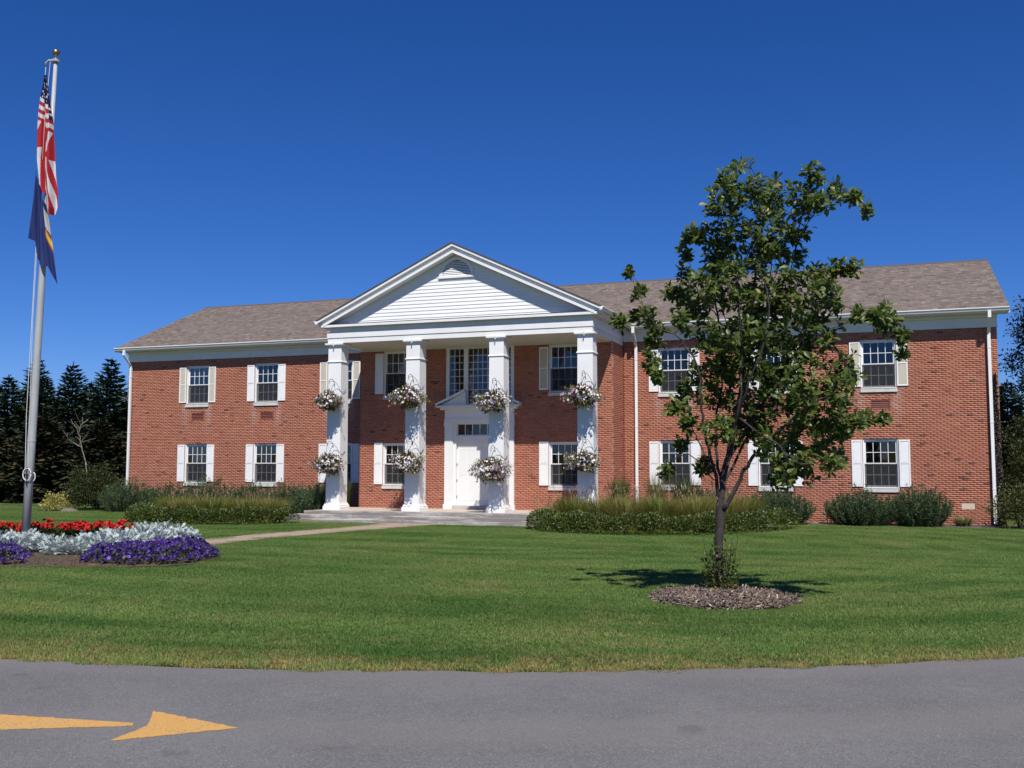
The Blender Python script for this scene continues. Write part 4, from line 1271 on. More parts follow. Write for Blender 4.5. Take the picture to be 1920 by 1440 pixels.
LIMBS = [
 [(7.679, -23.8, 1.44, 0.078), (7.727, -23.8, 1.887, 0.065), (7.866, -23.75, 2.511, 0.055), (7.987, -23.7, 3.14, 0.045), (8.094, -23.75, 3.832, 0.036), (8.18, -23.8, 4.523, 0.026), (8.264, -23.85, 5.141, 0.015), (8.099, -23.85, 5.867, 0.006)],
 [(7.70, -23.82, 1.36, 0.055), (7.99, -23.9, 1.854, 0.042), (8.207, -24.0, 2.158, 0.035), (8.52, -24.15, 2.419, 0.028), (8.854, -24.3, 2.669, 0.02), (9.201, -24.4, 2.785, 0.01), (9.496, -24.45, 2.459, 0.005)],
 [(7.73, -23.8, 1.9, 0.045), (8.138, -23.6, 2.654, 0.038), (8.479, -23.5, 3.213, 0.03), (8.891, -23.45, 3.765, 0.02), (9.097, -23.45, 4.036, 0.014), (9.36, -23.5, 3.945, 0.01), (9.681, -23.5, 3.894, 0.007), (9.939, -23.5, 3.56, 0.004)],
 [(8.01, -23.7, 3.25, 0.03), (8.317, -23.8, 3.884, 0.026), (8.605, -23.9, 4.476, 0.02), (8.748, -23.9, 5.02, 0.014), (8.89, -23.9, 5.529, 0.007)],
 [(8.64, -23.9, 4.62, 0.016), (8.948, -23.9, 5.211, 0.01), (9.274, -23.9, 5.307, 0.007), (9.558, -23.9, 5.186, 0.004)],
 [(7.68, -23.8, 1.50, 0.045), (7.548, -23.95, 2.162, 0.034), (7.496, -24.1, 2.638, 0.028), (7.478, -24.2, 3.112, 0.024), (7.296, -24.3, 3.52, 0.018), (6.964, -24.35, 3.735, 0.011), (6.769, -24.4, 4.12, 0.007), (6.616, -24.4, 4.444, 0.004)],
 [(7.62, -23.85, 1.80, 0.02), (7.366, -23.6, 2.24, 0.016), (7.21, -23.5, 2.531, 0.01), (7.0, -23.45, 2.754, 0.005)],
 [(7.60, -23.88, 1.75, 0.014), (7.311, -24.1, 2.092, 0.01), (7.056, -24.15, 1.886, 0.005)],
 [(7.87, -23.75, 2.55, 0.034), (7.722, -23.5, 3.452, 0.028), (7.583, -23.45, 4.189, 0.02), (7.637, -23.5, 4.908, 0.014), (7.697, -23.6, 5.539, 0.006)],
 [(7.61, -23.46, 3.95, 0.014), (7.341, -23.5, 4.341, 0.01), (7.238, -23.5, 4.789, 0.006), (7.183, -23.5, 5.089, 0.004)],
 [(7.90, -23.73, 2.7, 0.034), (8.119, -23.3, 3.459, 0.026), (8.262, -23.2, 4.191, 0.018), (8.356, -23.3, 4.969, 0.01), (8.39, -23.4, 5.527, 0.005)],
 [(7.76, -23.8, 2.05, 0.034), (8.084, -24.25, 2.888, 0.028), (8.305, -24.4, 3.401, 0.02), (8.38, -24.4, 3.996, 0.014), (8.191, -24.35, 4.623, 0.006)],
 [(7.95, -24.05, 2.55, 0.024), (8.411, -24.4, 2.215, 0.017), (8.724, -24.45, 1.955, 0.008)],
 [(7.30, -24.3, 3.50, 0.01), (6.867, -24.4, 3.388, 0.006), (6.496, -24.45, 3.813, 0.004)],
 [(7.69, -23.8, 1.62, 0.036), (7.60, -23.62, 2.3, 0.03), (7.66, -23.5, 3.0, 0.022), (7.72, -23.35, 3.8, 0.012), (7.6, -23.3, 4.5, 0.005)],
 [(7.72, -23.82, 1.75, 0.036), (7.93, -24.02, 2.5, 0.03), (8.02, -24.1, 3.2, 0.022), (8.0, -24.15, 4.0, 0.014), (7.9, -24.2, 4.8, 0.005)],
 [(7.70, -23.78, 1.66, 0.034), (7.98, -23.5, 2.3, 0.028), (8.25, -23.35, 3.0, 0.02), (8.5, -23.3, 3.8, 0.012), (8.6, -23.4, 4.6, 0.005)],
 [(8.45, -23.52, 3.17, 0.016), (8.971, -23.8, 3.51, 0.01), (9.287, -23.9, 3.151, 0.006)]]
def smooth_path(P, sub=5, jit=.0):
    P = np.array(P, float); out = []
    n = len(P)
    for i in range(n - 1):
        p0, p1, p2, p3 = P[max(i-1, 0)], P[i], P[i+1], P[min(i+2, n-1)]
        for k in range(sub):
            t = k / sub
            q = .5 * ((2*p1) + (-p0+p2)*t + (2*p0-5*p1+4*p2-p3)*t*t + (-p0+3*p1-3*p2+p3)*t**3)
            if jit and (i or k): q[:3] += rng.normal(0, jit, 3)
            out.append(q)
    out.append(P[-1]); return np.array(out)
oak = thing('oak_tree', 'young leafy oak tree with forked trunk standing in the mulch ring', 'tree', (7.66, -23.82, .3))
tp_ = smooth_path([(7.655, -23.84, .22, .092), (7.65, -23.83, .38, .064), (7.642, -23.82, .75, .055), (7.655, -23.81, 1.1, .056), (7.672, -23.8, 1.35, .062), (7.68, -23.8, 1.5, .054)], 6, .002)
MB().tube(tp_[:, :3], tp_[:, 3], 14).build('trunk', M['bark'], oak, smooth=True)
skel = []
for L in LIMBS:
    q = smooth_path(L, 6, .011)
    MB().tube(q[:, :3], np.maximum(q[:, 3] * .60, .0035), 8).build('branch', M['bark'], oak, smooth=True)
    skel.append(q)
SK = np.concatenate(skel)
CL = []
for x, y, z, r in BLOBS:
    n = int(6 + 300 * r ** 2)
    p = rand_dirs(n) * (r * rng.random((n, 1)) ** .42) * np.array([1, 1.15, 1]) + np.array([x, y, z])
    CL.append(p)
CL = np.concatenate(CL)
tw = MB(); LP, LD, LS, LU = [], [], [], []
d0 = np.array([np.min(np.linalg.norm(SK[:, :3] - c, axis=1)) for c in CL])
for c in CL[np.argsort(d0)]:
    d = np.linalg.norm(SK[:, :3] - c, axis=1) + .5 * np.maximum(0, SK[:, 2] - c[2] + .05)
    s = SK[np.argmin(d)]
    a = s[:3]; L = np.linalg.norm(c - a)
    mid = (a + c) / 2 + np.array([0, 0, -.06 * L]) + rng.normal(0, .05 * L, 3)
    tw.tube([a, mid, c], [min(.008, max(.004, s[3])), .005, .003], 3, caps=False)
    SK = np.concatenate([SK, [[*c, .005], [*mid, .006]]])
    ax = (c - mid) / (np.linalg.norm(c - mid) + 1e-6) + np.array([0, 0, .35]); ax /= np.linalg.norm(ax)
    k = rng.integers(7, 11)
    for i in range(k):
        tpos = c - ax * rng.uniform(0, .13)
        az = i * 2.4 + rng.uniform(-.4, .4)
        e1 = np.cross(ax, [.3, .5, .8]); e1 /= np.linalg.norm(e1); e2 = np.cross(ax, e1)
        el = rng.uniform(.25, 1.0)
        dv = ax * math.sin(el * .9) + (e1 * math.cos(az) + e2 * math.sin(az)) * math.cos(el * .9) + np.array([0, 0, -.12])
        LP.append(tpos); LD.append(dv); LS.append(rng.uniform(.08, .135)); LU.append(np.array(SUN) * .9 + ax * .25 + rng.normal(0, .55, 3))
tw.build('twigs', M['twig'], oak, kind='stuff')
LP, LD, LS, LU = map(np.array, (LP, LD, LS, LU))
RM = frames(LD, LU)
lsh = np.clip(rng.normal(.45, .2, len(LP)) + (rng.random(len(LP)) < .03) * .5, 0, 1)
# the leaves nearest the drive stand alone, the rest of the crown is one mass
near = np.argsort(LP[:, 1] * .94 - LP[:, 0] * .34 + rng.normal(0, .06, len(LP)))
own, rest = near[:290], near[290:]
V, F, S = scatter(LEAF_V, LEAF_F, RM[rest], LP[rest], LS[rest], lsh[rest])
obj('crown', mesh_np('crown', V, F, M['oak'], S, smooth=True), oak, kind='stuff')
lp = [mesh_np('leaf', LEAF_V, LEAF_F, M['oak'], np.full(len(LEAF_F), s), smooth=True) for s in np.linspace(.15, .85, 9)]
for i in own:
    R3 = Matrix([[float(RM[i][a][b]) for b in range(3)] for a in range(3)])
    o = obj('leaf', lp[rng.integers(0, 9)], oak, LP[i], R3.to_euler()); o.scale = (LS[i],) * 3
# suckers round the foot
n = 750
a = rng.uniform(0, 2*np.pi, n); rr = .05 + .17 * np.sqrt(rng.random(n)); zz = .33 + .75 * rng.random(n) ** 1.2 * (1 - .5 * rr / .3)
P = np.stack([7.66 + rr * np.cos(a) * 1.05, -23.85 + rr * np.sin(a), zz], 1)
V, F, S = scatter(LEAF_V, LEAF_F, frames(rand_dirs(n, -.3)), P, rng.uniform(.05, .085, n), np.clip(rng.normal(.55, .2, n) + (zz < .5) * .22, 0, 1))
obj('sucker_leaves', mesh_np('sucker_leaves', V, F, M['oak'], S), oak, kind='stuff')
mb = MB()
for i in range(16):
    a = rng.uniform(0, 2*np.pi); r1 = rng.uniform(.1, .28)
    mb.tube([(7.66 + .06*math.cos(a), -23.85 + .06*math.sin(a), .3), (7.66 + r1*.7*math.cos(a), -23.85 + r1*.7*math.sin(a), .6), (7.66 + r1*math.cos(a), -23.85 + r1*math.sin(a), rng.uniform(.7, 1.05))], [.006, .005, .003], 4)
mb.build('sucker_stems', M['twig'], oak, kind='stuff')

# mulch ring
mc = (7.70, -23.92); MR = .92
mr = thing('mulch_ring', 'low round mound of brown wood chips at the foot of the oak', 'mulch', (mc[0], mc[1], .22))
n = 48; v = [(mc[0], mc[1], .345)]; f = []
edge = [MR * (1 + .05 * math.sin(3 * t) + .03 * math.sin(7 * t + 1)) for t in np.linspace(0, 2*np.pi, n, endpoint=False)]
for k, q in enumerate((.35, .7, .92, 1.0)):
    for i in range(n):
        t = 2 * np.pi * i / n
        x, y = mc[0] + edge[i]*q*math.cos(t), mc[1] + edge[i]*q*math.sin(t)
        v.append((x, y, float(gz(y)) + (.12 * (1 - q * q) ** .6 if q < 1 else -.02) + .012))
f = [(0, 1 + i, 1 + (i+1) % n) for i in range(n)]
for k in range(3):
    for i in range(n):
        a, b = 1 + k*n + i, 1 + k*n + (i+1) % n
        f += [(a, a + n, b + n), (a, b + n, b)]
obj('mound', mesh_np('mound', v, f, M['mulch'], smooth=True), mr)
n = 6000
t = rng.uniform(0, 2*np.pi, n); q = np.sqrt(rng.random(n)) * 1.02
ee = np.interp(t, np.linspace(0, 2*np.pi, 48), edge)
x, y = mc[0] + ee*q*np.cos(t), mc[1] + ee*q*np.sin(t)
z = gz(y) + .12 * np.maximum(0, 1 - q*q) ** .6 + .02 + rng.uniform(0, .015, n)
BOXV = A([(-.5,0,-.5),(.5,0,-.5),(.5,1,-.5),(-.5,1,-.5),(-.4,.1,.5),(.4,.05,.5),(.45,.9,.5),(-.3,1,.5)])
BOXF = AI([(0,1,5,4),(1,2,6,5),(2,3,7,6),(3,0,4,7),(4,5,6,7)])
dv = rand_dirs(n); dv[:, 2] *= .45
V, F, S = scatter(BOXV, BOXF, roll_frames(frames(dv), rng.uniform(-.6, .6, n)), np.stack([x, y, z], 1), np.stack([rng.uniform(.008, .019, n), rng.uniform(.022, .065, n), rng.uniform(.003, .008, n)], 1), np.clip(rng.normal(.45, .22, n) + (rng.random(n) < .03) * .5, 0, 1))
obj('wood_chips', mesh_np('wood_chips', V, F, M['chips'], S), mr, kind='stuff')

# ================================================================== shrubs, hedges, grasses
def leafy(n, c, r, size, tv=SL_V, tf=SL_F, shell=.45, zmin=-.35, mean=.5, lump=.16):
    """leaves through an uneven mound"""
    d = rand_dirs(n, zmin)
    ph = rng.uniform(0, 6, 6)
    lum = 1 + lump * (np.sin(d[:, 0]*5 + ph[0]) * np.sin(d[:, 1]*5 + ph[1]) + .7 * np.sin(d[:, 2]*7 + ph[2]) + .5 * np.sin(d[:, 0]*11 + ph[3] + d[:, 2]*9))
    rad = rng.random(n) ** shell
    P = d * (rad * lum)[:, None] * np.array(r) + np.array(c)
    P[:, 2] = np.maximum(P[:, 2], c[2] - abs(r[2]) * abs(zmin) + .01)
    dv = d * .8 + rng.normal(0, .6, (n, 3)); dv[:, 2] += .15
    return scatter(tv, tf, roll_frames(frames(dv), rng.uniform(-1, 1, n)), P, rng.uniform(.7, 1.3, n) * size, np.clip(rng.normal(mean, .22, n), 0, 1))

def shrub(name, label, x, y, r, h, n, size, mat, group=None, cat_='shrub', tv=SL_V, tf=SL_F, mean=.5, z0=None, lump=.16, shell=.45):
    g = float(gz(y)) if z0 is None else z0
    t = thing(name, label, cat_, (x, y, g), group)
    parts = [leafy(n, (x, y, g + h * .42), (r, r * .9, h * .58), size, tv, tf, mean=mean, zmin=-.7, lump=lump, shell=shell)]
    obj('foliage', mesh_np('foliage', *cat(parts)[:2], M[mat], cat(parts)[2]), t, kind='stuff')
    mb = MB()
    for i in range(9):
        a = rng.uniform(0, 2*np.pi); q = rng.uniform(.2, .75)
        mb.tube([(x + .05*math.cos(a), y + .05*math.sin(a), g - .02), (x + r*q*.5*math.cos(a), y + r*q*.5*math.sin(a), g + h*.4), (x + r*q*math.cos(a), y + r*q*math.sin(a), g + h*.75)], [.02, .014, .006], 5)
    mb.build('stems', M['twig'], t, kind='stuff')
    return t

def willow(label, x, y, r, h, group=None, n=340, k=46):
    """upright fine-leaved shrub: arching stems clothed with narrow leaves"""
    g = float(gz(y))
    t = thing('arching_shrub', label, 'shrub', (x, y, g), group)
    mb = MB(); LPs, LDs, LSs = [], [], []
    for i in range(n):
        a = rng.uniform(0, 2*np.pi); q = rng.random() ** .6; hh = h * (rng.uniform(.5, .98) + .2 * (rng.random() < .12)) * (1 - .42 * q * q)
        ex, ey = x + r*q*math.cos(a), y + r*q*.8*math.sin(a)
        p0 = np.array([x + r*.58*q*math.cos(a), y + r*.5*q*math.sin(a), g]); p2 = np.array([ex, ey, g + hh]); p1 = np.array([x + r*.92*q*math.cos(a), y + r*.75*q*math.sin(a), g + hh*.5])
        if i % 3 == 0: mb.tube([p0, p1, p2], [.007, .005, .002], 3, caps=False)
        tt = rng.random(k) ** .85
        P = (1-tt)[:, None]**2 * p0 + (2*tt*(1-tt))[:, None]*p1 + (tt**2)[:, None]*p2
        T = 2*(1-tt)[:, None]*(p1-p0) + 2*tt[:, None]*(p2-p1); T /= np.linalg.norm(T, axis=1, keepdims=True)
        D = T * .9 + rng.normal(0, .5, (k, 3)); LPs.append(P); LDs.append(D); LSs.append(rng.uniform(.06, .12, k))
    P, D, S_ = np.concatenate(LPs), np.concatenate(LDs), np.concatenate(LSs)
    V, F, S = scatter(NL_V * np.array([1.35, 1, 1]), NL_F, roll_frames(frames(D), rng.uniform(-1.5, 1.5, len(P))), P, S_, np.clip(rng.normal(.5, .2, len(P)), 0, 1))
    obj('foliage', mesh_np('foliage', V, F, M['willow'], S), t, kind='stuff')
    mb.build('stems', M['twig'], t, kind='stuff')
    return t

ORD = ['first', 'second', 'third', 'fourth', 'fifth']
gL = 'arching shrubs below the windows of the left wing'
for x, y, r, h in [(-20.6, -1.7, 1.35, 1.5), (-18.6, -1.6, 1.3, 1.25), (-16.6, -1.7, 1.35, 1.55), (-14.6, -1.6, 1.3, 1.3), (-12.7, -1.8, 1.3, 1.35), (-11.0, -2.3, 1.15, 1.4), (-10.5, -4.1, .95, 1.15)]:
    lab = ORD.pop(0) + ' feathery dark green shrub along the left wing wall, counted from its downspout' if x < -12 else ('feathery dark green shrub beside the left end of the porch steps' if y > -3 else 'low dark green shrub in front of the first white column')
    willow(lab, x, y, r, h, gL if x < -12 else None)
willow('rounded dark green shrub below the middle window of the right wing', 6.25, -1.35, 1.3, 1.25, n=560)
willow('wide dark green shrub directly below the last right wing window', 9.0, -1.15, 1.25, 1.22, n=560)
willow('bushy green shrub with long tips right of the last window', 10.8, -1.15, 1.02, 1.38, n=480)
willow('small dark shrub behind the grasses near the oak trunk', 4.1, -1.9, 1.05, 1.3, n=300)

def hedge(label, pts, wid, h, n, mat='hedge'):
    P = smooth_path([(a, b, 0, 0) for a, b in pts], 8)[:, :2]
    seg = np.linalg.norm(np.diff(P, axis=0), axis=1); cum = np.concatenate([[0], np.cumsum(seg)])
    s = rng.uniform(0, cum[-1], n)
    cx, cy = np.interp(s, cum, P[:, 0]), np.interp(s, cum, P[:, 1])
    tx, ty = np.interp(s + .05, cum, P[:, 0]) - np.interp(s - .05, cum, P[:, 0]), np.interp(s + .05, cum, P[:, 1]) - np.interp(s - .05, cum, P[:, 1])
    L = np.hypot(tx, ty) + 1e-9; nx, ny = -ty / L, tx / L
    a = rng.uniform(0, np.pi, n); q = rng.random(n) ** .22
    lump = 1 + .10 * np.sin(s * 3.1) + .07 * np.sin(s * 7.7 + 2)
    off = np.cos(a) * q * wid / 2 * lump; zz = (np.abs(np.sin(a)) ** .55) * q * h * lump
    x, y = cx + nx * off, cy + ny * off
    Pp = np.stack([x, y, gz(y) + np.maximum(zz, .02)], 1)
    D = np.stack([nx * np.cos(a), ny * np.cos(a), np.sin(a) * .9], 1) + rng.normal(0, .55, (n, 3))
    m0 = P[len(P) // 2]
    t = thing('low_hedge', label, 'hedge', (m0[0], m0[1], float(gz(m0[1]))))
    V, F, S = scatter(SL_V, SL_F, roll_frames(frames(D), rng.uniform(-1, 1, n)), Pp, rng.uniform(.05, .10, n), np.clip(rng.normal(.5, .22, n), 0, 1))
    obj('foliage', mesh_np('foliage', V, F, M[mat], S), t, kind='stuff')
hedge('low clipped green hedge edging the left bed by the path', [(-15.6, -6.3), (-15.2, -7.5), (-14.0, -8.3), (-12.3, -8.65), (-11.0, -8.45), (-9.95, -7.7), (-9.4, -6.7)], 1.0, .52, 17000)
hedge('low clipped green hedge edging the right bed behind the oak', [(-.35, -6.6), (.1, -7.6), (1.2, -8.3), (2.5, -8.55), (3.9, -8.25), (5.1, -7.3), (6.1, -5.6), (6.7, -3.7)], 1.0, .55, 19000)

def grass_clump(name, label, x, y, r, h, n, mat, group=None, plume=0, pl_h=1.15, lean=.75, wid=.015, mean=.5):
    g = float(gz(y))
    t = thing(name, label, 'grass clump', (x, y, g), group)
    a = rng.uniform(0, 2*np.pi, n); q = r * .35 * np.sqrt(rng.random(n))
    base = np.stack([x + q*np.cos(a), y + q*np.sin(a), np.full(n, g)], 1)
    hh = h * rng.uniform(.6, 1.05, n)
    V, F, k = blade_mesh(base, hh, rng.uniform(.1, lean, n) * r / h * 1.2, np.full(n, wid), 4, a + rng.normal(0, .5, n))
    sh = np.repeat(np.clip(rng.normal(mean, .22, n), 0, 1), k)
    obj('blades', mesh_np('blades', V, F, M[mat], sh), t, kind='stuff')
    if plume:
        a = rng.uniform(0, 2*np.pi, plume); q = r * np.sqrt(rng.random(plume)) * .75
        P0 = np.stack([x + .3*q*np.cos(a), y + .3*q*np.sin(a), np.full(plume, g)], 1)
        P2 = np.stack([x + q*np.cos(a), y + q*np.sin(a), g + h * pl_h * rng.uniform(.8, 1.08, plume)], 1)
        Vs, Fs, k2 = blade_mesh(P0, P2[:, 2] - g, np.hypot(P2[:, 0]-P0[:, 0], P2[:, 1]-P0[:, 1]) / (P2[:, 2] - g), np.full(plume, .005), 3, a)
        obj('stalks', mesh_np('stalks', Vs, Fs, M[mat], np.full(len(Fs), .6)), t, kind='stuff')
        m = 14
        PP = np.repeat(P2, m, 0); aa = np.repeat(a, m)
        dirn = np.stack([np.cos(aa)*.5, np.sin(aa)*.5, np.full(len(aa), .75)], 1)
        tpos = np.tile(np.linspace(-.06, .10, m), plume)
        zc = np.repeat(P2[:, 2], m)
        PP = PP + dirn * tpos[:, None]; PP[:, 2] -= .25 * 0.3
        D = dirn + rng.normal(0, .35, (len(PP), 3))
        V, F, S = scatter(NL_V, NL_F, frames(D), PP, rng.uniform(.05, .09, len(PP)), np.clip(rng.normal(.5, .25, len(PP)), 0, 1))
        obj('plumes', mesh_np('plumes', V, F, M['plume'], S), t, kind='stuff')
    return t
gFl, gFr = 'fountain grasses behind the left hedge', 'fountain grasses behind the right hedge'
for i, (x, y) in enumerate([(-14.9, -6.0), (-14.1, -7.0), (-13.1, -7.4), (-12.1, -7.5), (-11.1, -7.2), (-10.3, -6.6), (-13.6, -5.9), (-12.5, -6.2), (-11.4, -6.0)]):
    grass_clump('fountain_grass', 'golden green fountain grass clump massed behind the left hedge', x, y, .95, .98, 900, 'fountain', gFl, plume=15, pl_h=1.06, mean=.22 + .18 * (i % 3))
for i, (x, y) in enumerate([(.6, -6.6), (1.5, -7.1), (2.4, -7.3), (3.4, -7.2), (4.4, -6.6), (5.2, -5.6), (2.0, -6.1), (3.0, -6.1), (4.0, -5.6), (5.6, -4.5), (4.8, -4.6)]):
    grass_clump('fountain_grass', 'golden brown fountain grass clump massed behind the right hedge', x, y, 1.0, 1.18, 1000, 'fountain', gFr, plume=22, pl_h=1.06, mean=.30 + .20 * (i % 3))
grass_clump('tall_grass', 'tall striped green grass clump beside the middle downspout', .95, -1.9, .6, 1.7, 420, 'tallgrass', plume=5, wid=.022, lean=.6)
grass_clump('tall_grass', 'airy tall grass clump before the first right wing window', 2.35, -2.4, .7, 1.85, 300, 'tallgrass', plume=6, wid=.018, lean=.6, mean=.7)
grass_clump('tall_grass', 'broad tall green grass clump below the first right wing window', 3.3, -2.3, .8, 1.7, 520, 'tallgrass', wid=.03, lean=.7, mean=.4)
grass_clump('tall_grass', 'tall green grass clump behind the first white column', -10.3, -1.5, .65, 1.55, 460, 'tallgrass', wid=.026, lean=.5)
grass_clump('fountain_grass', 'small tawny grass clump at the foot of the last column', -.4, -6.2, .6, .8, 260, 'fountain', plume=22, mean=.7)
grass_clump('daylily', 'yellow green lily clump by the pale stone in the wall', 12.1, -.75, .6, .42, 260, 'tallgrass', wid=.022, lean=.9, mean=.75)
grass_clump('daylily', 'small yellowing lily clump by the tan hose', 8.6, -1.0, .4, .35, 160, 'tallgrass', wid=.02, lean=.9, mean=.9)

shrub('corner_shrub', 'yellow green leafy shrub at the right corner of the building', 13.75, -1.2, .95, 1.4, 5200, .075, 'bush', mean=.72)
shrub('lawn_shrub', 'large dark leafy shrub at the left corner of the building', -22.9, -1.1, 1.35, 1.95, 9000, .085, 'bush', mean=.38)
shrub('lawn_shrub', 'broad green shrub left of the left downspout', -23.6, -.2, 1.1, 1.6, 6000, .085, 'bush', mean=.5)
shrub('golden_shrub', 'small golden yellow shrub beside the dark corner shrub', -23.95, -2.3, .62, .72, 2600, .075, 'gold_bush')
# field stone by the golden shrub
mb = MB(); n = 10
V, F = [], []
for j in range(6):
    for i in range(n):
        a = 2*math.pi*i/n; e = (j / 5) * math.pi / 2
        rr = 1 + rng.normal(0, .06)
        V.append((-23.0 + .42*rr*math.cos(a)*math.cos(e), -2.5 + .3*rr*math.sin(a)*math.cos(e), -.02 + .16*math.sin(e)*rr))
for j in range(5):
    for i in range(n): F.append((j*n+i, j*n+(i+1) % n, (j+1)*n+(i+1) % n, (j+1)*n+i))
tag(obj('field_stone', mesh_np('field_stone', V, F, M['field_stone'], smooth=True)), 'low grey brown stone beside the golden yellow shrub', 'stone')

# garden hose hung on its hydrant between the shrubs
hz = thing('garden_hose', 'tan garden hose looped over a wall hydrant between two shrubs', 'hose', (7.85, -.45, 0))
MB().tube([(7.86, -.40, -.02), (7.86, -.40, .62)], .016, 8).build('hydrant_pipe', M['pole'], hz, smooth=True)
MB().tube([(7.86, -.40, .60), (7.86, -.50, .66), (7.86, -.56, .58)], [.022, .026, .02], 8).build('spout', M['pole'], hz, smooth=True)
P = []
for i in range(70):
    a = i * .36; P.append((7.90 + (.14 + .012*math.sin(i)) * math.cos(a), -.50 - .0022 * i, .36 + .26 * math.sin(a)))
MB().tube(P, .014, 6).build('hose_coil', M['hose'], hz, smooth=True)
MB().tube([(7.86, -.56, .58), (7.80, -.6, .4), (7.74, -.66, .1), (7.6, -.75, .03), (7.4, -.7, .03)], .014, 6).build('hose_end', M['hose'], hz, smooth=True)

# creeper on the right corner
n = 2600
z = 5.0 * rng.random(n) ** 1.5
xx = 13.22 + .17 * rng.random(n) * (1.2 - z / 8)
P = np.stack([xx, -.03 - .10 * rng.random(n) * (1 - z / 7), z], 1)
iv = thing('climbing_vine', 'dark purple green creeper climbing the right corner of the wall', 'vine', (13.3, -.05, 0))
D = rand_dirs(n); D[:, 1] -= .8
V, F, S = scatter(SL_V * np.array([1.5, 1, 1]), SL_F, frames(D, np.tile(A([0, -1, .3]), (n, 1))), P, rng.uniform(.05, .09, n), rng.random(n))
obj('foliage', mesh_np('foliage', V, F, M['ivy'], S), iv, kind='stuff')

# ================================================================== flower bed
SILV = [(-6.7, -21.87), (-5.85, -22.17), (-5.89, -21.81), (-5.93, -21.31), (-4.92, -21.94), (-4.65, -21.83), (-4.92, -21.18), (-4.3, -21.45), (-4.35, -20.96), (-4.9, -20.08), (-4.5, -20.21), (-4.63, -19.69), (-4.61, -19.38), (-5.02, -18.6), (-4.43, -19.0), (-4.9, -18.21), (-5.66, -18.17), (-5.77, -18.55), (-5.45, -20.0), (-6.3, -20.9), (-7.29, -20.71), (-5.75, -17.49), (-6.93, -20.57), (-5.35, -20.75)]
REDS = [(-8.58, -19.97), (-8.5, -19.61), (-7.87, -19.7), (-7.84, -19.4), (-7.3, -19.53), (-7.2, -19.1), (-6.9, -19.3), (-7.04, -18.87), (-6.5, -19.2), (-6.52, -18.67), (-6.21, -18.75), (-5.9, -18.9), (-8.75, -18.83), (-7.9, -18.37), (-6.1, -19.4), (-6.9, -19.75)]
sil_meshes = []
for q in range(4):
    n = 330
    d = rand_dirs(n, .02)
    P = d * (.32 * rng.random(n) ** .5)[:, None] * np.array([1, 1, .9]) + np.array([0, 0, .0]) + np.array([0, 0, 1]) * rng.uniform(0, .20, n)[:, None]
    V, F, S = scatter(LB_V, LB_F, roll_frames(frames(d + np.array([0, 0, .2]) + rng.normal(0, .45, (n, 3))), rng.uniform(-.9, .9, n)), P, rng.uniform(.08, .15, n), np.clip(rng.normal(.5, .24, n), 0, 1))
    sil_meshes.append(mesh_np('foliage', V, F, M['silver'], S))
for i, (x, y) in enumerate(SILV):
    x, y = x + .24, y - .30
    t = thing('dusty_miller', 'silvery white dusty miller plant massed in the flower bed', 'plant', (x, y, bed_z(x, y) - .02), 'silver plants in the flower bed')
    o = obj('foliage', sil_meshes[i % 4], t, (x, y, bed_z(x, y) - .02), (0, 0, rng.uniform(0, 6)), kind='stuff'); sv = rng.uniform(.82, 1.12); o.scale = (sv, sv, sv * rng.uniform(.78, .95))
red_m = []
for q in range(3):
    n = 130
    d = rand_dirs(n, -.1)
    P = d * np.array([.22, .22, .12]) * (rng.random((n, 1)) ** .4) + np.array([0, 0, .24])
    lv = scatter(SL_V * np.array([1.6, 1, 1]), SL_F, frames(d + rng.normal(0, .4, (n, 3))), P, rng.uniform(.09, .15, n), rng.random(n))
    heads = []
    for h in range(7):
        a = rng.uniform(0, 2*np.pi); r = .24 * math.sqrt(rng.random())
        c = np.array([r*math.cos(a), r*math.sin(a), rng.uniform(.40, .52)])
        m = 16; dd = rand_dirs(m, -.2)
        heads.append(scatter(BL_V, BL_F, frames(dd), c + dd * .055 * np.array([1.2, 1.2, .8]), rng.uniform(.05, .075, m), np.clip(rng.normal(.5, .25, m), 0, 1)))
    red_m.append((mesh_np('foliage', *lv[:2], M['flower_leaf'], lv[2]), mesh_np('blossoms', *cat(heads)[:2], M['red'], cat(heads)[2])))
for i, (x, y) in enumerate(REDS[:11]):
    t = thing('red_geranium', 'bright red flowering plant in the bed around the flagpole', 'plant', (x, y, bed_z(x, y)), 'red flowers in the flower bed')
    a = rng.uniform(0, 6); sv = rng.uniform(.95, 1.15)
    for me, nm in zip(red_m[i % 3], ('foliage', 'blossoms')):
        o = obj(nm, me, t, (x, y, bed_z(x, y) - .12), (0, 0, a), kind='stuff'); o.scale = (sv,) * 3
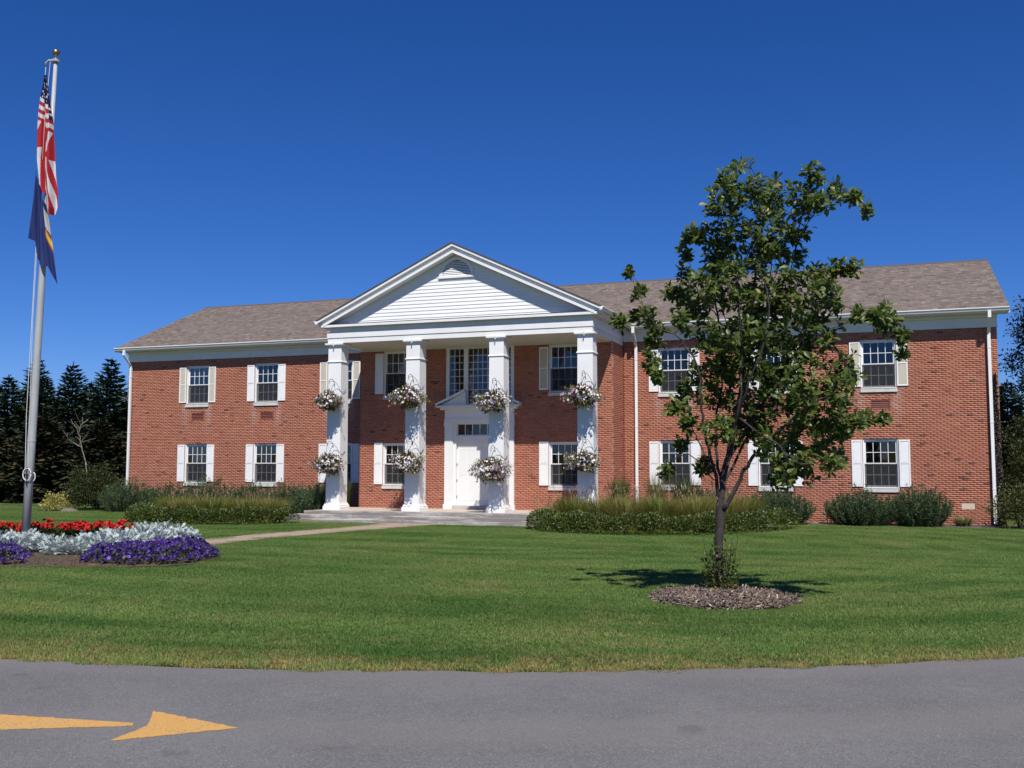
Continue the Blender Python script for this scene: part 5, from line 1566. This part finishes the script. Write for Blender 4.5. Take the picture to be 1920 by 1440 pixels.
def petunias(name, label, poly, nb, nl):
    xs, ys = [p[0] for p in poly], [p[1] for p in poly]
    def pts(n):
        out = np.zeros((0, 2))
        while len(out) < n:
            q = np.stack([rng.uniform(min(xs), max(xs), n), rng.uniform(min(ys), max(ys), n)], 1)
            out = np.concatenate([out, q[in_poly(q[:, 0], q[:, 1], poly)]])
        return out[:n]
    def edge_d(q):
        d = np.full(len(q), 9.)
        for i in range(len(poly)):
            a, b = np.array(poly[i]), np.array(poly[(i+1) % len(poly)])
            t = np.clip(((q - a) @ (b - a)) / ((b - a) @ (b - a)), 0, 1)
            d = np.minimum(d, np.linalg.norm(q - (a + t[:, None] * (b - a)), axis=1))
        return d
    mx, my = float(np.mean(xs)), float(np.mean(ys))
    t = thing(name, label, 'flowers', (mx, my, bed_z(mx, my)))
    q = pts(nl); top = np.minimum(.26, .06 + edge_d(q) * .6) * (1 + .2*np.sin(q[:, 0]*6) * np.sin(q[:, 1]*7))
    P = np.stack([q[:, 0], q[:, 1], gz(q[:, 1]) + .03 + top * rng.random(nl) ** .6], 1)
    V, F, S = scatter(SL_V * np.array([1.4, 1, 1]), SL_F, frames(rand_dirs(nl, -.2)), P, rng.uniform(.05, .09, nl), rng.random(nl))
    obj('foliage', mesh_np('foliage', V, F, M['flower_leaf'], S), t, kind='stuff')
    q = pts(nb); top = np.minimum(.28, .07 + edge_d(q) * .6) * (1 + .2*np.sin(q[:, 0]*6) * np.sin(q[:, 1]*7))
    P = np.stack([q[:, 0], q[:, 1], gz(q[:, 1]) + .04 + top * rng.uniform(.55, 1.05, nb)], 1)
    D = rng.normal(0, .5, (nb, 3)) + np.array([.3, -.75, .75])
    V, F, S = scatter(BL_V, BL_F, frames(D), P, rng.uniform(.055, .085, nb), np.clip(rng.normal(.45, .25, nb), 0, 1))
    obj('blossoms', mesh_np('blossoms', V, F, M['petunia'], S), t, kind='stuff')
petunias('petunias', 'mass of deep purple petunias at the right front of the flower bed', [(-4.24, -22.14), (-3.3, -23.15), (-2.55, -22.98), (-2.08, -22.6), (-1.93, -21.92), (-2.39, -20.48), (-3.22, -19.46), (-4.09, -18.91), (-4.43, -19.34), (-4.2, -20.68), (-4.1, -21.53)], 1500, 3000)
petunias('petunias', 'small mass of purple petunias at the left front of the flower bed', [(-7.6, -22.5), (-6.7, -23.9), (-5.0, -23.95), (-4.1, -23.62), (-4.75, -22.7), (-5.3, -22.2), (-6.3, -22.15)], 850, 1700)
n = 260
q = np.stack([rng.uniform(-5.0, -3.2, n), rng.uniform(-23.6, -22.1, n)], 1)
wd = thing('seedlings', 'thin scattered weeds on the bare soil of the flower bed', 'weeds', (-4, -23, bed_z(0, -23)), kind='stuff')
V, F, k = blade_mesh(np.stack([q[:, 0], q[:, 1], gz(q[:, 1]) + .03], 1), rng.uniform(.06, .16, n), rng.uniform(.2, .8, n), np.full(n, .012), 3)
obj('blades', mesh_np('blades', V, F, M['tallgrass'], np.repeat(rng.random(n), k)), wd, kind='stuff')

# ================================================================== hanging baskets
BASK = [(0, 4.21, 'upper', 'first'), (0, 1.98, 'lower', 'first'), (1, 4.33, 'upper', 'second'), (1, 2.05, 'lower', 'second'), (2, 4.12, 'upper', 'third'), (2, 1.80, 'lower', 'third'), (3, 4.25, 'upper', 'fourth'), (3, 2.04, 'lower', 'fourth')]
for ci, zc, ud, od in BASK:
    bx = col_x[ci] + CW/2 + rng.uniform(-.06, .04); by = COLY - .42
    bs = rng.uniform(.88, 1.14); bw_ = rng.uniform(.9, 1.12); lil0 = rng.uniform(-.1, 1.2); full = rng.uniform(.62, 1.0); zc += rng.uniform(-.03, .03)
    t = thing('hanging_basket', f'{ud} flower basket hung on the {od} column from the left', 'flower basket', (bx, by, zc - .2), 'flower baskets on the portico columns')
    MB().lathe([(.02, -.26), (.13, -.23), (.21, -.12), (.25, .0), (.235, .0)], (bx, by, zc), 16).build('liner', M['basket_liner'], t, smooth=True)
    ztop = zc + .75
    for k in range(3):
        a = 2*math.pi*k/3 + .5
        MB().tube([(bx + .24*math.cos(a), by + .24*math.sin(a), zc), (bx, by, ztop)], .0035, 4).build('hanger_wire', M['metal_dark'], t)
    # iron bracket and watering tube fixed to the column
    br = MB().tube([(bx, COLY + .01, ztop - .22), (bx, COLY - .02, ztop - .05), (bx, COLY - .12, ztop + .10), (bx, COLY - .26, ztop + .13), (bx, by + .02, ztop + .08), (bx, by - .02, ztop - .01), (bx, by + .03, ztop - .06)], .010, 6)
    br.build('basket_bracket', M['metal_dark'], cols[ci], smooth=True)
    xr = col_x[ci] + CW + .03
    hs_ = smooth_path([(bx, by + .03, ztop + .02, 0), (bx + .10, COLY - .2, ztop + .03, 0), (bx + .2, COLY - .06, ztop - .16, 0), (xr - .03, COLY - .02, ztop - .30, 0), (xr, COLY + .12, ztop - .34, 0), (xr, COLY + .35, ztop - .22, 0)], 5)[:, :3]
    MB().tube(hs_, .007, 5).build('watering_tube', M['metal_dark'], cols[ci], smooth=True)
    # foliage, in uneven lobes
    lp_ = rng.uniform(0, 6, 4)
    lobe = lambda d: (1 + .20 * np.sin(d[:, 0]*4.2 + lp_[0]) * np.sin(d[:, 2]*4.5 + lp_[1]) + .13 * np.sin(d[:, 0]*9 + d[:, 2]*6 + lp_[2]) + .10 * np.sin(d[:, 1]*8 + lp_[3]))[:, None]
    n = 2300
    d = rand_dirs(n, -.95)
    P = d * np.array([.57 * bw_, .48, .35]) * bs * lobe(d) * (rng.random((n, 1)) ** .35) + np.array([bx, by, zc + .04])
    P[:, 1] = np.minimum(P[:, 1], COLY - .01 + (np.abs(P[:, 0] - (col_x[ci] + CW/2)) > CW/2 + .02) * .4)
    lv = scatter(SL_V, SL_F, frames(d + rng.normal(0, .5, (n, 3))), P, rng.uniform(.06, .11, n), np.clip(rng.normal(.40, .22, n), 0, 1))
    # trailing pale shoots
    sh = []
    for k in range(rng.integers(9, 24)):
        a = rng.uniform(0, 2*np.pi); m = 14; ln = rng.uniform(.12, .42)
        if math.sin(a) > .3: a = -a
        s0 = np.array([bx + .48*bs*math.cos(a), by + .36*math.sin(a), zc + rng.uniform(-.15, .24)])
        up_ = rng.uniform(-.6, .7); tt = np.linspace(0, 1, m)
        Q = s0 + np.stack([np.cos(a)*ln*tt, np.sin(a)*ln*tt*.6, up_*ln*tt - .25*ln*tt**2*(up_ < 0)], 1)
        sh.append(scatter(SL_V, SL_F, frames(rand_dirs(m)), Q, rng.uniform(.055, .095, m), np.clip(rng.normal(.85, .12, m), 0, 1)))
    allp = cat([lv] + sh)
    obj('foliage', mesh_np('foliage', *allp[:2], M['basket_leaf'], allp[2]), t, kind='stuff')
    n = int(300 * full)
    d = rand_dirs(n, -.75); d[:, 1] -= .35; d /= np.linalg.norm(d, axis=1, keepdims=True)
    top = d[:, 2] > .72
    keep = ~(top & (rng.random(n) < .7))
    d = d[keep]; n = len(d)
    P = d * np.array([.58 * bw_, .50, .36]) * bs * lobe(d) * rng.uniform(.84, 1.10, (n, 1)) + np.array([bx, by, zc + .03])
    P[:, 1] = np.minimum(P[:, 1], COLY - .03 + (np.abs(P[:, 0] - (col_x[ci] + CW/2)) > CW/2 + .03) * .4)
    lil = np.sin(d[:, 0]*4 + ci*1.7 + zc) + rng.normal(0, .6, n)
    V, F, S = scatter(BL_V, BL_F, frames(d + rng.normal(0, .25, (n, 3))), P, rng.uniform(.06, .10, n), np.clip(np.where(lil > .35 + lil0, rng.uniform(0, .45, n), rng.uniform(.52, 1, n)), 0, 1))
    obj('blossoms', mesh_np('blossoms', V, F, M['basket_bloom'], S), t, kind='stuff')

# ================================================================== trees behind and beside the building
def conifer(label, x, y, h, r, n_wh=24, mat='conifer', group=None, droop=.25, base=.06, name='spruce_tree'):
    t = thing(name, label, 'tree', (x, y, 0), group)
    MB().tube([(x, y, -.1), (x, y, h*.5), (x, y, h*.97)], [.02*h + .02, .012*h, .008], 7).build('trunk', M['conifer_bark'], t)
    Ps, Ds, Ss = [], [], []
    for w in range(n_wh):
        f = w / (n_wh - 1); z = h * (base + (.97 - base) * f)
        L0 = r * (1 - f) ** .72 * (1 if f > .12 else .85) + .12
        nb = int(12 - 5 * f)
        a0 = rng.uniform(0, 6)
        for b in range(nb):
            a = a0 + 2*np.pi*b/nb + rng.uniform(-.3, .3); L = L0 * rng.uniform(.6, 1.18)
            m = max(8, int(L / .026)); tt = rng.random(m) ** .7
            rise = .25 * f
            q = np.stack([x + np.cos(a)*L*tt, y + np.sin(a)*L*tt, z + L*(rise*tt - droop*tt*(1-tt)*1.6 + (.12 - droop*.3)*tt**2)], 1) + rng.normal(0, .03 + .02*L, (m, 3))
            sd = rng.choice([-1, 1], m) * rng.uniform(.2, 1.1, m)
            dv = np.stack([np.cos(a + sd), np.sin(a + sd), rng.uniform(-.35, .2, m) + .5 * f], 1)
            Ps.append(q); Ds.append(dv); Ss.append(np.full(m, .20 + .14*L0/max(r, .1)) * rng.uniform(.8, 1.6, m))
    m = 10; Ps.append(np.stack([np.full(m, x), np.full(m, y), h * rng.uniform(.93, 1.0, m)], 1)); Ds.append(rng.normal(0, .3, (m, 3)) + np.array([0, 0, 1])); Ss.append(np.full(m, .22))
    P, D, S_ = np.concatenate(Ps), np.concatenate(Ds), np.concatenate(Ss)
    V, F, S = scatter(SP_V, SP_F, roll_frames(frames(D), rng.uniform(-.9, .9, len(P))), P, S_, np.clip(rng.normal(.5, .22, len(P)) + (rng.random(len(P)) < .02) * .5, 0, 1))
    obj('crown', mesh_np('crown', V, F, M[mat], S), t, kind='stuff')

CON = [(-42.1, 8.1, 7.2, 2.6, 'dense dark conifer at the far left edge behind the flagpole'),
       (-37.6, 8.0, 7.1, 2.5, 'dark blunt topped conifer just left of the flagpole'),
       (-41.5, 14.0, 8.9, 2.3, 'tall thin conifer with its tip behind the flagpole'),
       (-38.5, 11.5, 7.4, 2.2, 'dark conifer just right of the flagpole'),
       (-35.4, 10.6, 8.0, 2.3, 'pointed spruce halfway between flagpole and building'),
       (-38.7, 15.7, 7.4, 2.4, 'lower conifer filling the gap behind the pointed spruce'),
       (-31.9, 9.8, 8.15, 2.2, 'tall ragged spruce nearest the left corner of the building'),
       (-34.6, 15.4, 7.2, 2.5, 'lower conifer behind the ragged spruce'),
       (-30.4, 13.0, 6.6, 2.2, 'short dark conifer partly hidden by the building corner')]
for x, y, h, r, lab in CON: conifer(lab, x, y, h, r, 32)
# dense pines and dark undergrowth below them
def roundtree(name, label, x, y, r, h, n, size, mat, trunk_h=.0, tv=SP_V, tf=SP_F, group=None, lumps=14, mean=.5):
    t = thing(name, label, 'tree', (x, y, 0), group)
    MB().tube([(x, y, -.1), (x + .1, y, h*.4), (x, y + .1, h*.8)], [.05*r + .05, .03*r + .03, .02], 7).build('trunk', M['conifer_bark'], t)
    parts = []
    for k in range(lumps):
        f = (k + .5) / lumps; a = k * 2.4; z = trunk_h + (h - trunk_h) * (.08 + .86 * f)
        q = r * math.sqrt(max(.05, 1 - (2*f - .85) ** 2 * .75)) * .62
        c = (x + q*math.cos(a)*rng.uniform(.6, 1.1), y + q*math.sin(a)*rng.uniform(.6, 1.1), z)
        rr = r * rng.uniform(.35, .55)
        parts.append(leafy(n // lumps, c, (rr, rr, rr * .75), size, tv, tf, shell=.5, zmin=-1, mean=mean, lump=.22))
    V, F, S = cat(parts)
    obj('crown', mesh_np('crown', V, F, M[mat], S), t, kind='stuff')
PIN = [(-39.8, 4.6, 2.6, 5.4, 'broad brownish pine at the far left edge of the lawn'), (-35.9, 5.0, 2.3, 4.6, 'broad brownish pine directly behind the flagpole'), (-32.6, 5.6, 2.3, 4.3, 'broad dark pine between flagpole and golden shrub'),
       (-29.6, 6.6, 2.2, 4.9, 'broad dark pine behind the bare pale branches'), (-27.6, 8.6, 2.0, 5.0, 'broad dark pine beside the left wall of the building'), (-43.6, 4.2, 2.6, 5.6, 'broad pine at the picture edge left of the flagpole')]
for i, (x, y, r, h, lab) in enumerate(PIN): conifer(lab, x, y, h * (1.25, .95, 1.12, .9, 1.2, 1.1)[i], r * 1.12, 26, 'pine', None, .3, .03, 'pine_tree')
def bare_tree(label, x, y, z0, tips, mat, r0=.034):
    t = thing('bare_sapling', label, 'tree', (x, y, 0))
    MB().tube(smooth_path([(x, y, 0, 0), (x - .05, y, z0*.5, 0), (x - .2, y, z0, 0)], 4)[:, :3], np.linspace(r0*1.3, r0, 9), 6).build('trunk', M[mat], t, smooth=True)
    for P in tips:
        q = smooth_path([(*p, 0) for p in P], 4, .015)[:, :3]
        MB().tube(q, np.linspace(r0*.75, .008, len(q)), 5).build('branch', M[mat], t, smooth=True)
        for k in range(5):
            i = rng.integers(2, len(q)); d = rng.normal(0, .35, 3); d[2] = abs(d[2]) + .15
            MB().tube([q[i], q[i] + d * .5, q[i] + d * .9], [.012, .008, .004], 4).build('twig', M[mat], t)
bx, by = -26.3, 2.2
bare_tree('bare pale barked sapling rising behind the dark corner shrub', bx, by, 2.1, [[(bx - .2, by, 2.1), (bx - .5, by, 2.9), (bx - .7, by, 3.5), (bx - 1.2, by, 4.2)], [(bx - .45, by, 2.8), (bx - 1.0, by, 3.05), (bx - 1.4, by, 3.35)], [(bx - .7, by, 3.5), (bx - .5, by, 4.0), (bx - .52, by, 4.3)]], 'pale_bark')
bx, by = -25.9, 5.2
bare_tree('bare pale barked sapling against the dark trees near the wall', bx, by, 3.4, [[(bx - .2, by, 3.4), (bx - .3, by, 4.5), (bx - .9, by, 5.4)], [(bx - .28, by, 4.4), (bx + .1, by, 5.2), (bx + .2, by, 5.5)]], 'pale_bark', .026)

# right edge
conifer('dark conifer beyond the right corner of the building', 16.2, 24, 6.6, 2.2, 30)
roundtree('shade_tree', 'dark drooping broadleaf tree at the right picture edge', 17.35, 19.0, 2.1, 10.6, 14000, .17, 'purple_tree', .6, SL_V * np.array([1.2, 1, 1]), SL_F, lumps=26)
roundtree('leafy_tree', 'lower green tree beside the right wall of the building', 15.55, 12.0, 1.3, 4.3, 5200, .13, 'bush', 0, SL_V, SL_F, lumps=12, mean=.35)
roundtree('leafy_tree', 'small leafy tree behind the right corner shrub', 14.75, 5.0, .9, 3.0, 4200, .10, 'bush', 0, SL_V, SL_F, lumps=10, mean=.45)

# ================================================================== lawn
src_objs = []
for q in range(5):
    n = 1500
    base = np.stack([rng.uniform(-.3, .3, n), rng.uniform(-.3, .3, n), np.full(n, -.004)], 1)
    hh = rng.uniform(.014, .042, n)
    V, F, k = blade_mesh(base, hh, rng.uniform(.2, 1.8, n), rng.uniform(.0035, .0065, n), 2)
    me = mesh_np('lawn_patch', V, F, M['grass'], np.repeat(np.clip(rng.beta(2.2, 2.4, n) * .93 + (rng.random(n) < .02) * .3, 0, 1), k))
    src_objs.append(bpy.data.objects.new('lawn_patch', me))
lc = bpy.data.collections.new('lawn_patches')
for o in src_objs: lc.objects.link(o)
st = .42
gx, gy = np.meshgrid(np.arange(-44, 20, st), np.arange(-31, 6, st))
x, y = gx.ravel() + rng.uniform(-.15, .15, gx.size), gy.ravel() + rng.uniform(-.15, .15, gx.size)
ok = in_lawn(x, y, .16)
ok &= ~((x > XL - .4) & (x < XR + .6) & (y > -.9)) & ~((x > BL - .5) & (x < BR + .5) & (y > -6.2)) & ~((x > -10.9) & (x < 2.1) & (y > -6.15))
ok &= ~in_poly(x, y, [((a + 6) * .985 - 6, (b + 20.8) * .985 - 20.8) for a, b in BED])
ok &= ~in_poly(x, y, [(a + .2, b) for a, b in PATH_L] + [(a - .2, b) for a, b in PATH_R][::-1])
ok &= np.hypot(x - mc[0], y - mc[1]) > MR + .10
ok &= ~((x > 4.6) & (x < 14.3) & (y > -1.3))
# cull what lies outside the camera's cone (with a wide margin for a step to the side)
vx, vy = x - 9.64, y + 37.2
dep = vx * -math.sin(YAW) + vy * math.cos(YAW); lat = vx * math.cos(YAW) + vy * math.sin(YAW)
ok &= np.abs(lat) < dep * .52 + 3.0
x, y = x[ok], y[ok]
# a ragged, taller fringe along the drive
m = 560
a = np.radians(rng.uniform(258, 330, m)); r = DR - rng.uniform(.03, .22, m)
xe, ye = DC[0] + r*np.cos(a), DC[1] + r*np.sin(a)
PX, PY = x, y
me = bpy.data.meshes.new('lawn')
me.from_pydata([(a, b, float(gz(b))) for a, b in zip(PX, PY)], [], [])
lawn = obj('lawn', me); tag(lawn, 'short mown lawn grass between drive and building', 'grass', kind='stuff')
def instancer(o, coll, smin, smax, nm):
    ng = bpy.data.node_groups.new(nm, 'GeometryNodeTree')
    ng.interface.new_socket('Geometry', in_out='INPUT', socket_type='NodeSocketGeometry')
    ng.interface.new_socket('Geometry', in_out='OUTPUT', socket_type='NodeSocketGeometry')
    gi, go = ng.nodes.new('NodeGroupInput'), ng.nodes.new('NodeGroupOutput')
    ci = ng.nodes.new('GeometryNodeCollectionInfo'); ci.inputs['Collection'].default_value = coll; ci.inputs['Separate Children'].default_value = True; ci.inputs['Reset Children'].default_value = True
    ip = ng.nodes.new('GeometryNodeInstanceOnPoints'); ip.inputs['Pick Instance'].default_value = True
    rv = ng.nodes.new('FunctionNodeRandomValue'); rv.data_type = 'FLOAT_VECTOR'; rv.inputs[0].default_value = (0, 0, 0); rv.inputs[1].default_value = (0, 0, 6.28)
    sv = ng.nodes.new('FunctionNodeRandomValue'); sv.data_type = 'FLOAT'; sv.inputs[2].default_value = smin; sv.inputs[3].default_value = smax
    L = ng.links.new
    L(gi.outputs[0], ip.inputs['Points']); L(ci.outputs[0], ip.inputs['Instance']); L(rv.outputs[0], ip.inputs['Rotation']); L(sv.outputs[1], ip.inputs['Scale']); L(ip.outputs[0], go.inputs[0])
    o.modifiers.new('grass', 'NODES').node_group = ng
instancer(lawn, lc, .9, 1.15, 'lawn_instances')
# fringe blades along the drive, as plain geometry
n = 45000
a = np.radians(rng.uniform(255, 332, n)); r = DR - np.abs(rng.normal(0, .16, n)) + .02 + .07 * np.sin(a * 90) * np.sin(a * 37) + .04 * np.sin(a * 211)
r = np.minimum(r, DR + .10)
bx_, by_ = DC[0] + r*np.cos(a), DC[1] + r*np.sin(a)
V, F, k = blade_mesh(np.stack([bx_, by_, gz(by_) - .005], 1), rng.uniform(.012, .055, n), rng.uniform(.3, 2.0, n), rng.uniform(.003, .007, n), 2)
fr = obj('grass_fringe', mesh_np('grass_fringe', V, F, M['grass'], np.repeat(np.clip(rng.beta(2.2, 2.2, n), 0, 1), k)))
tag(fr, 'ragged dry grass fringe along the edge of the asphalt', 'grass', kind='stuff')
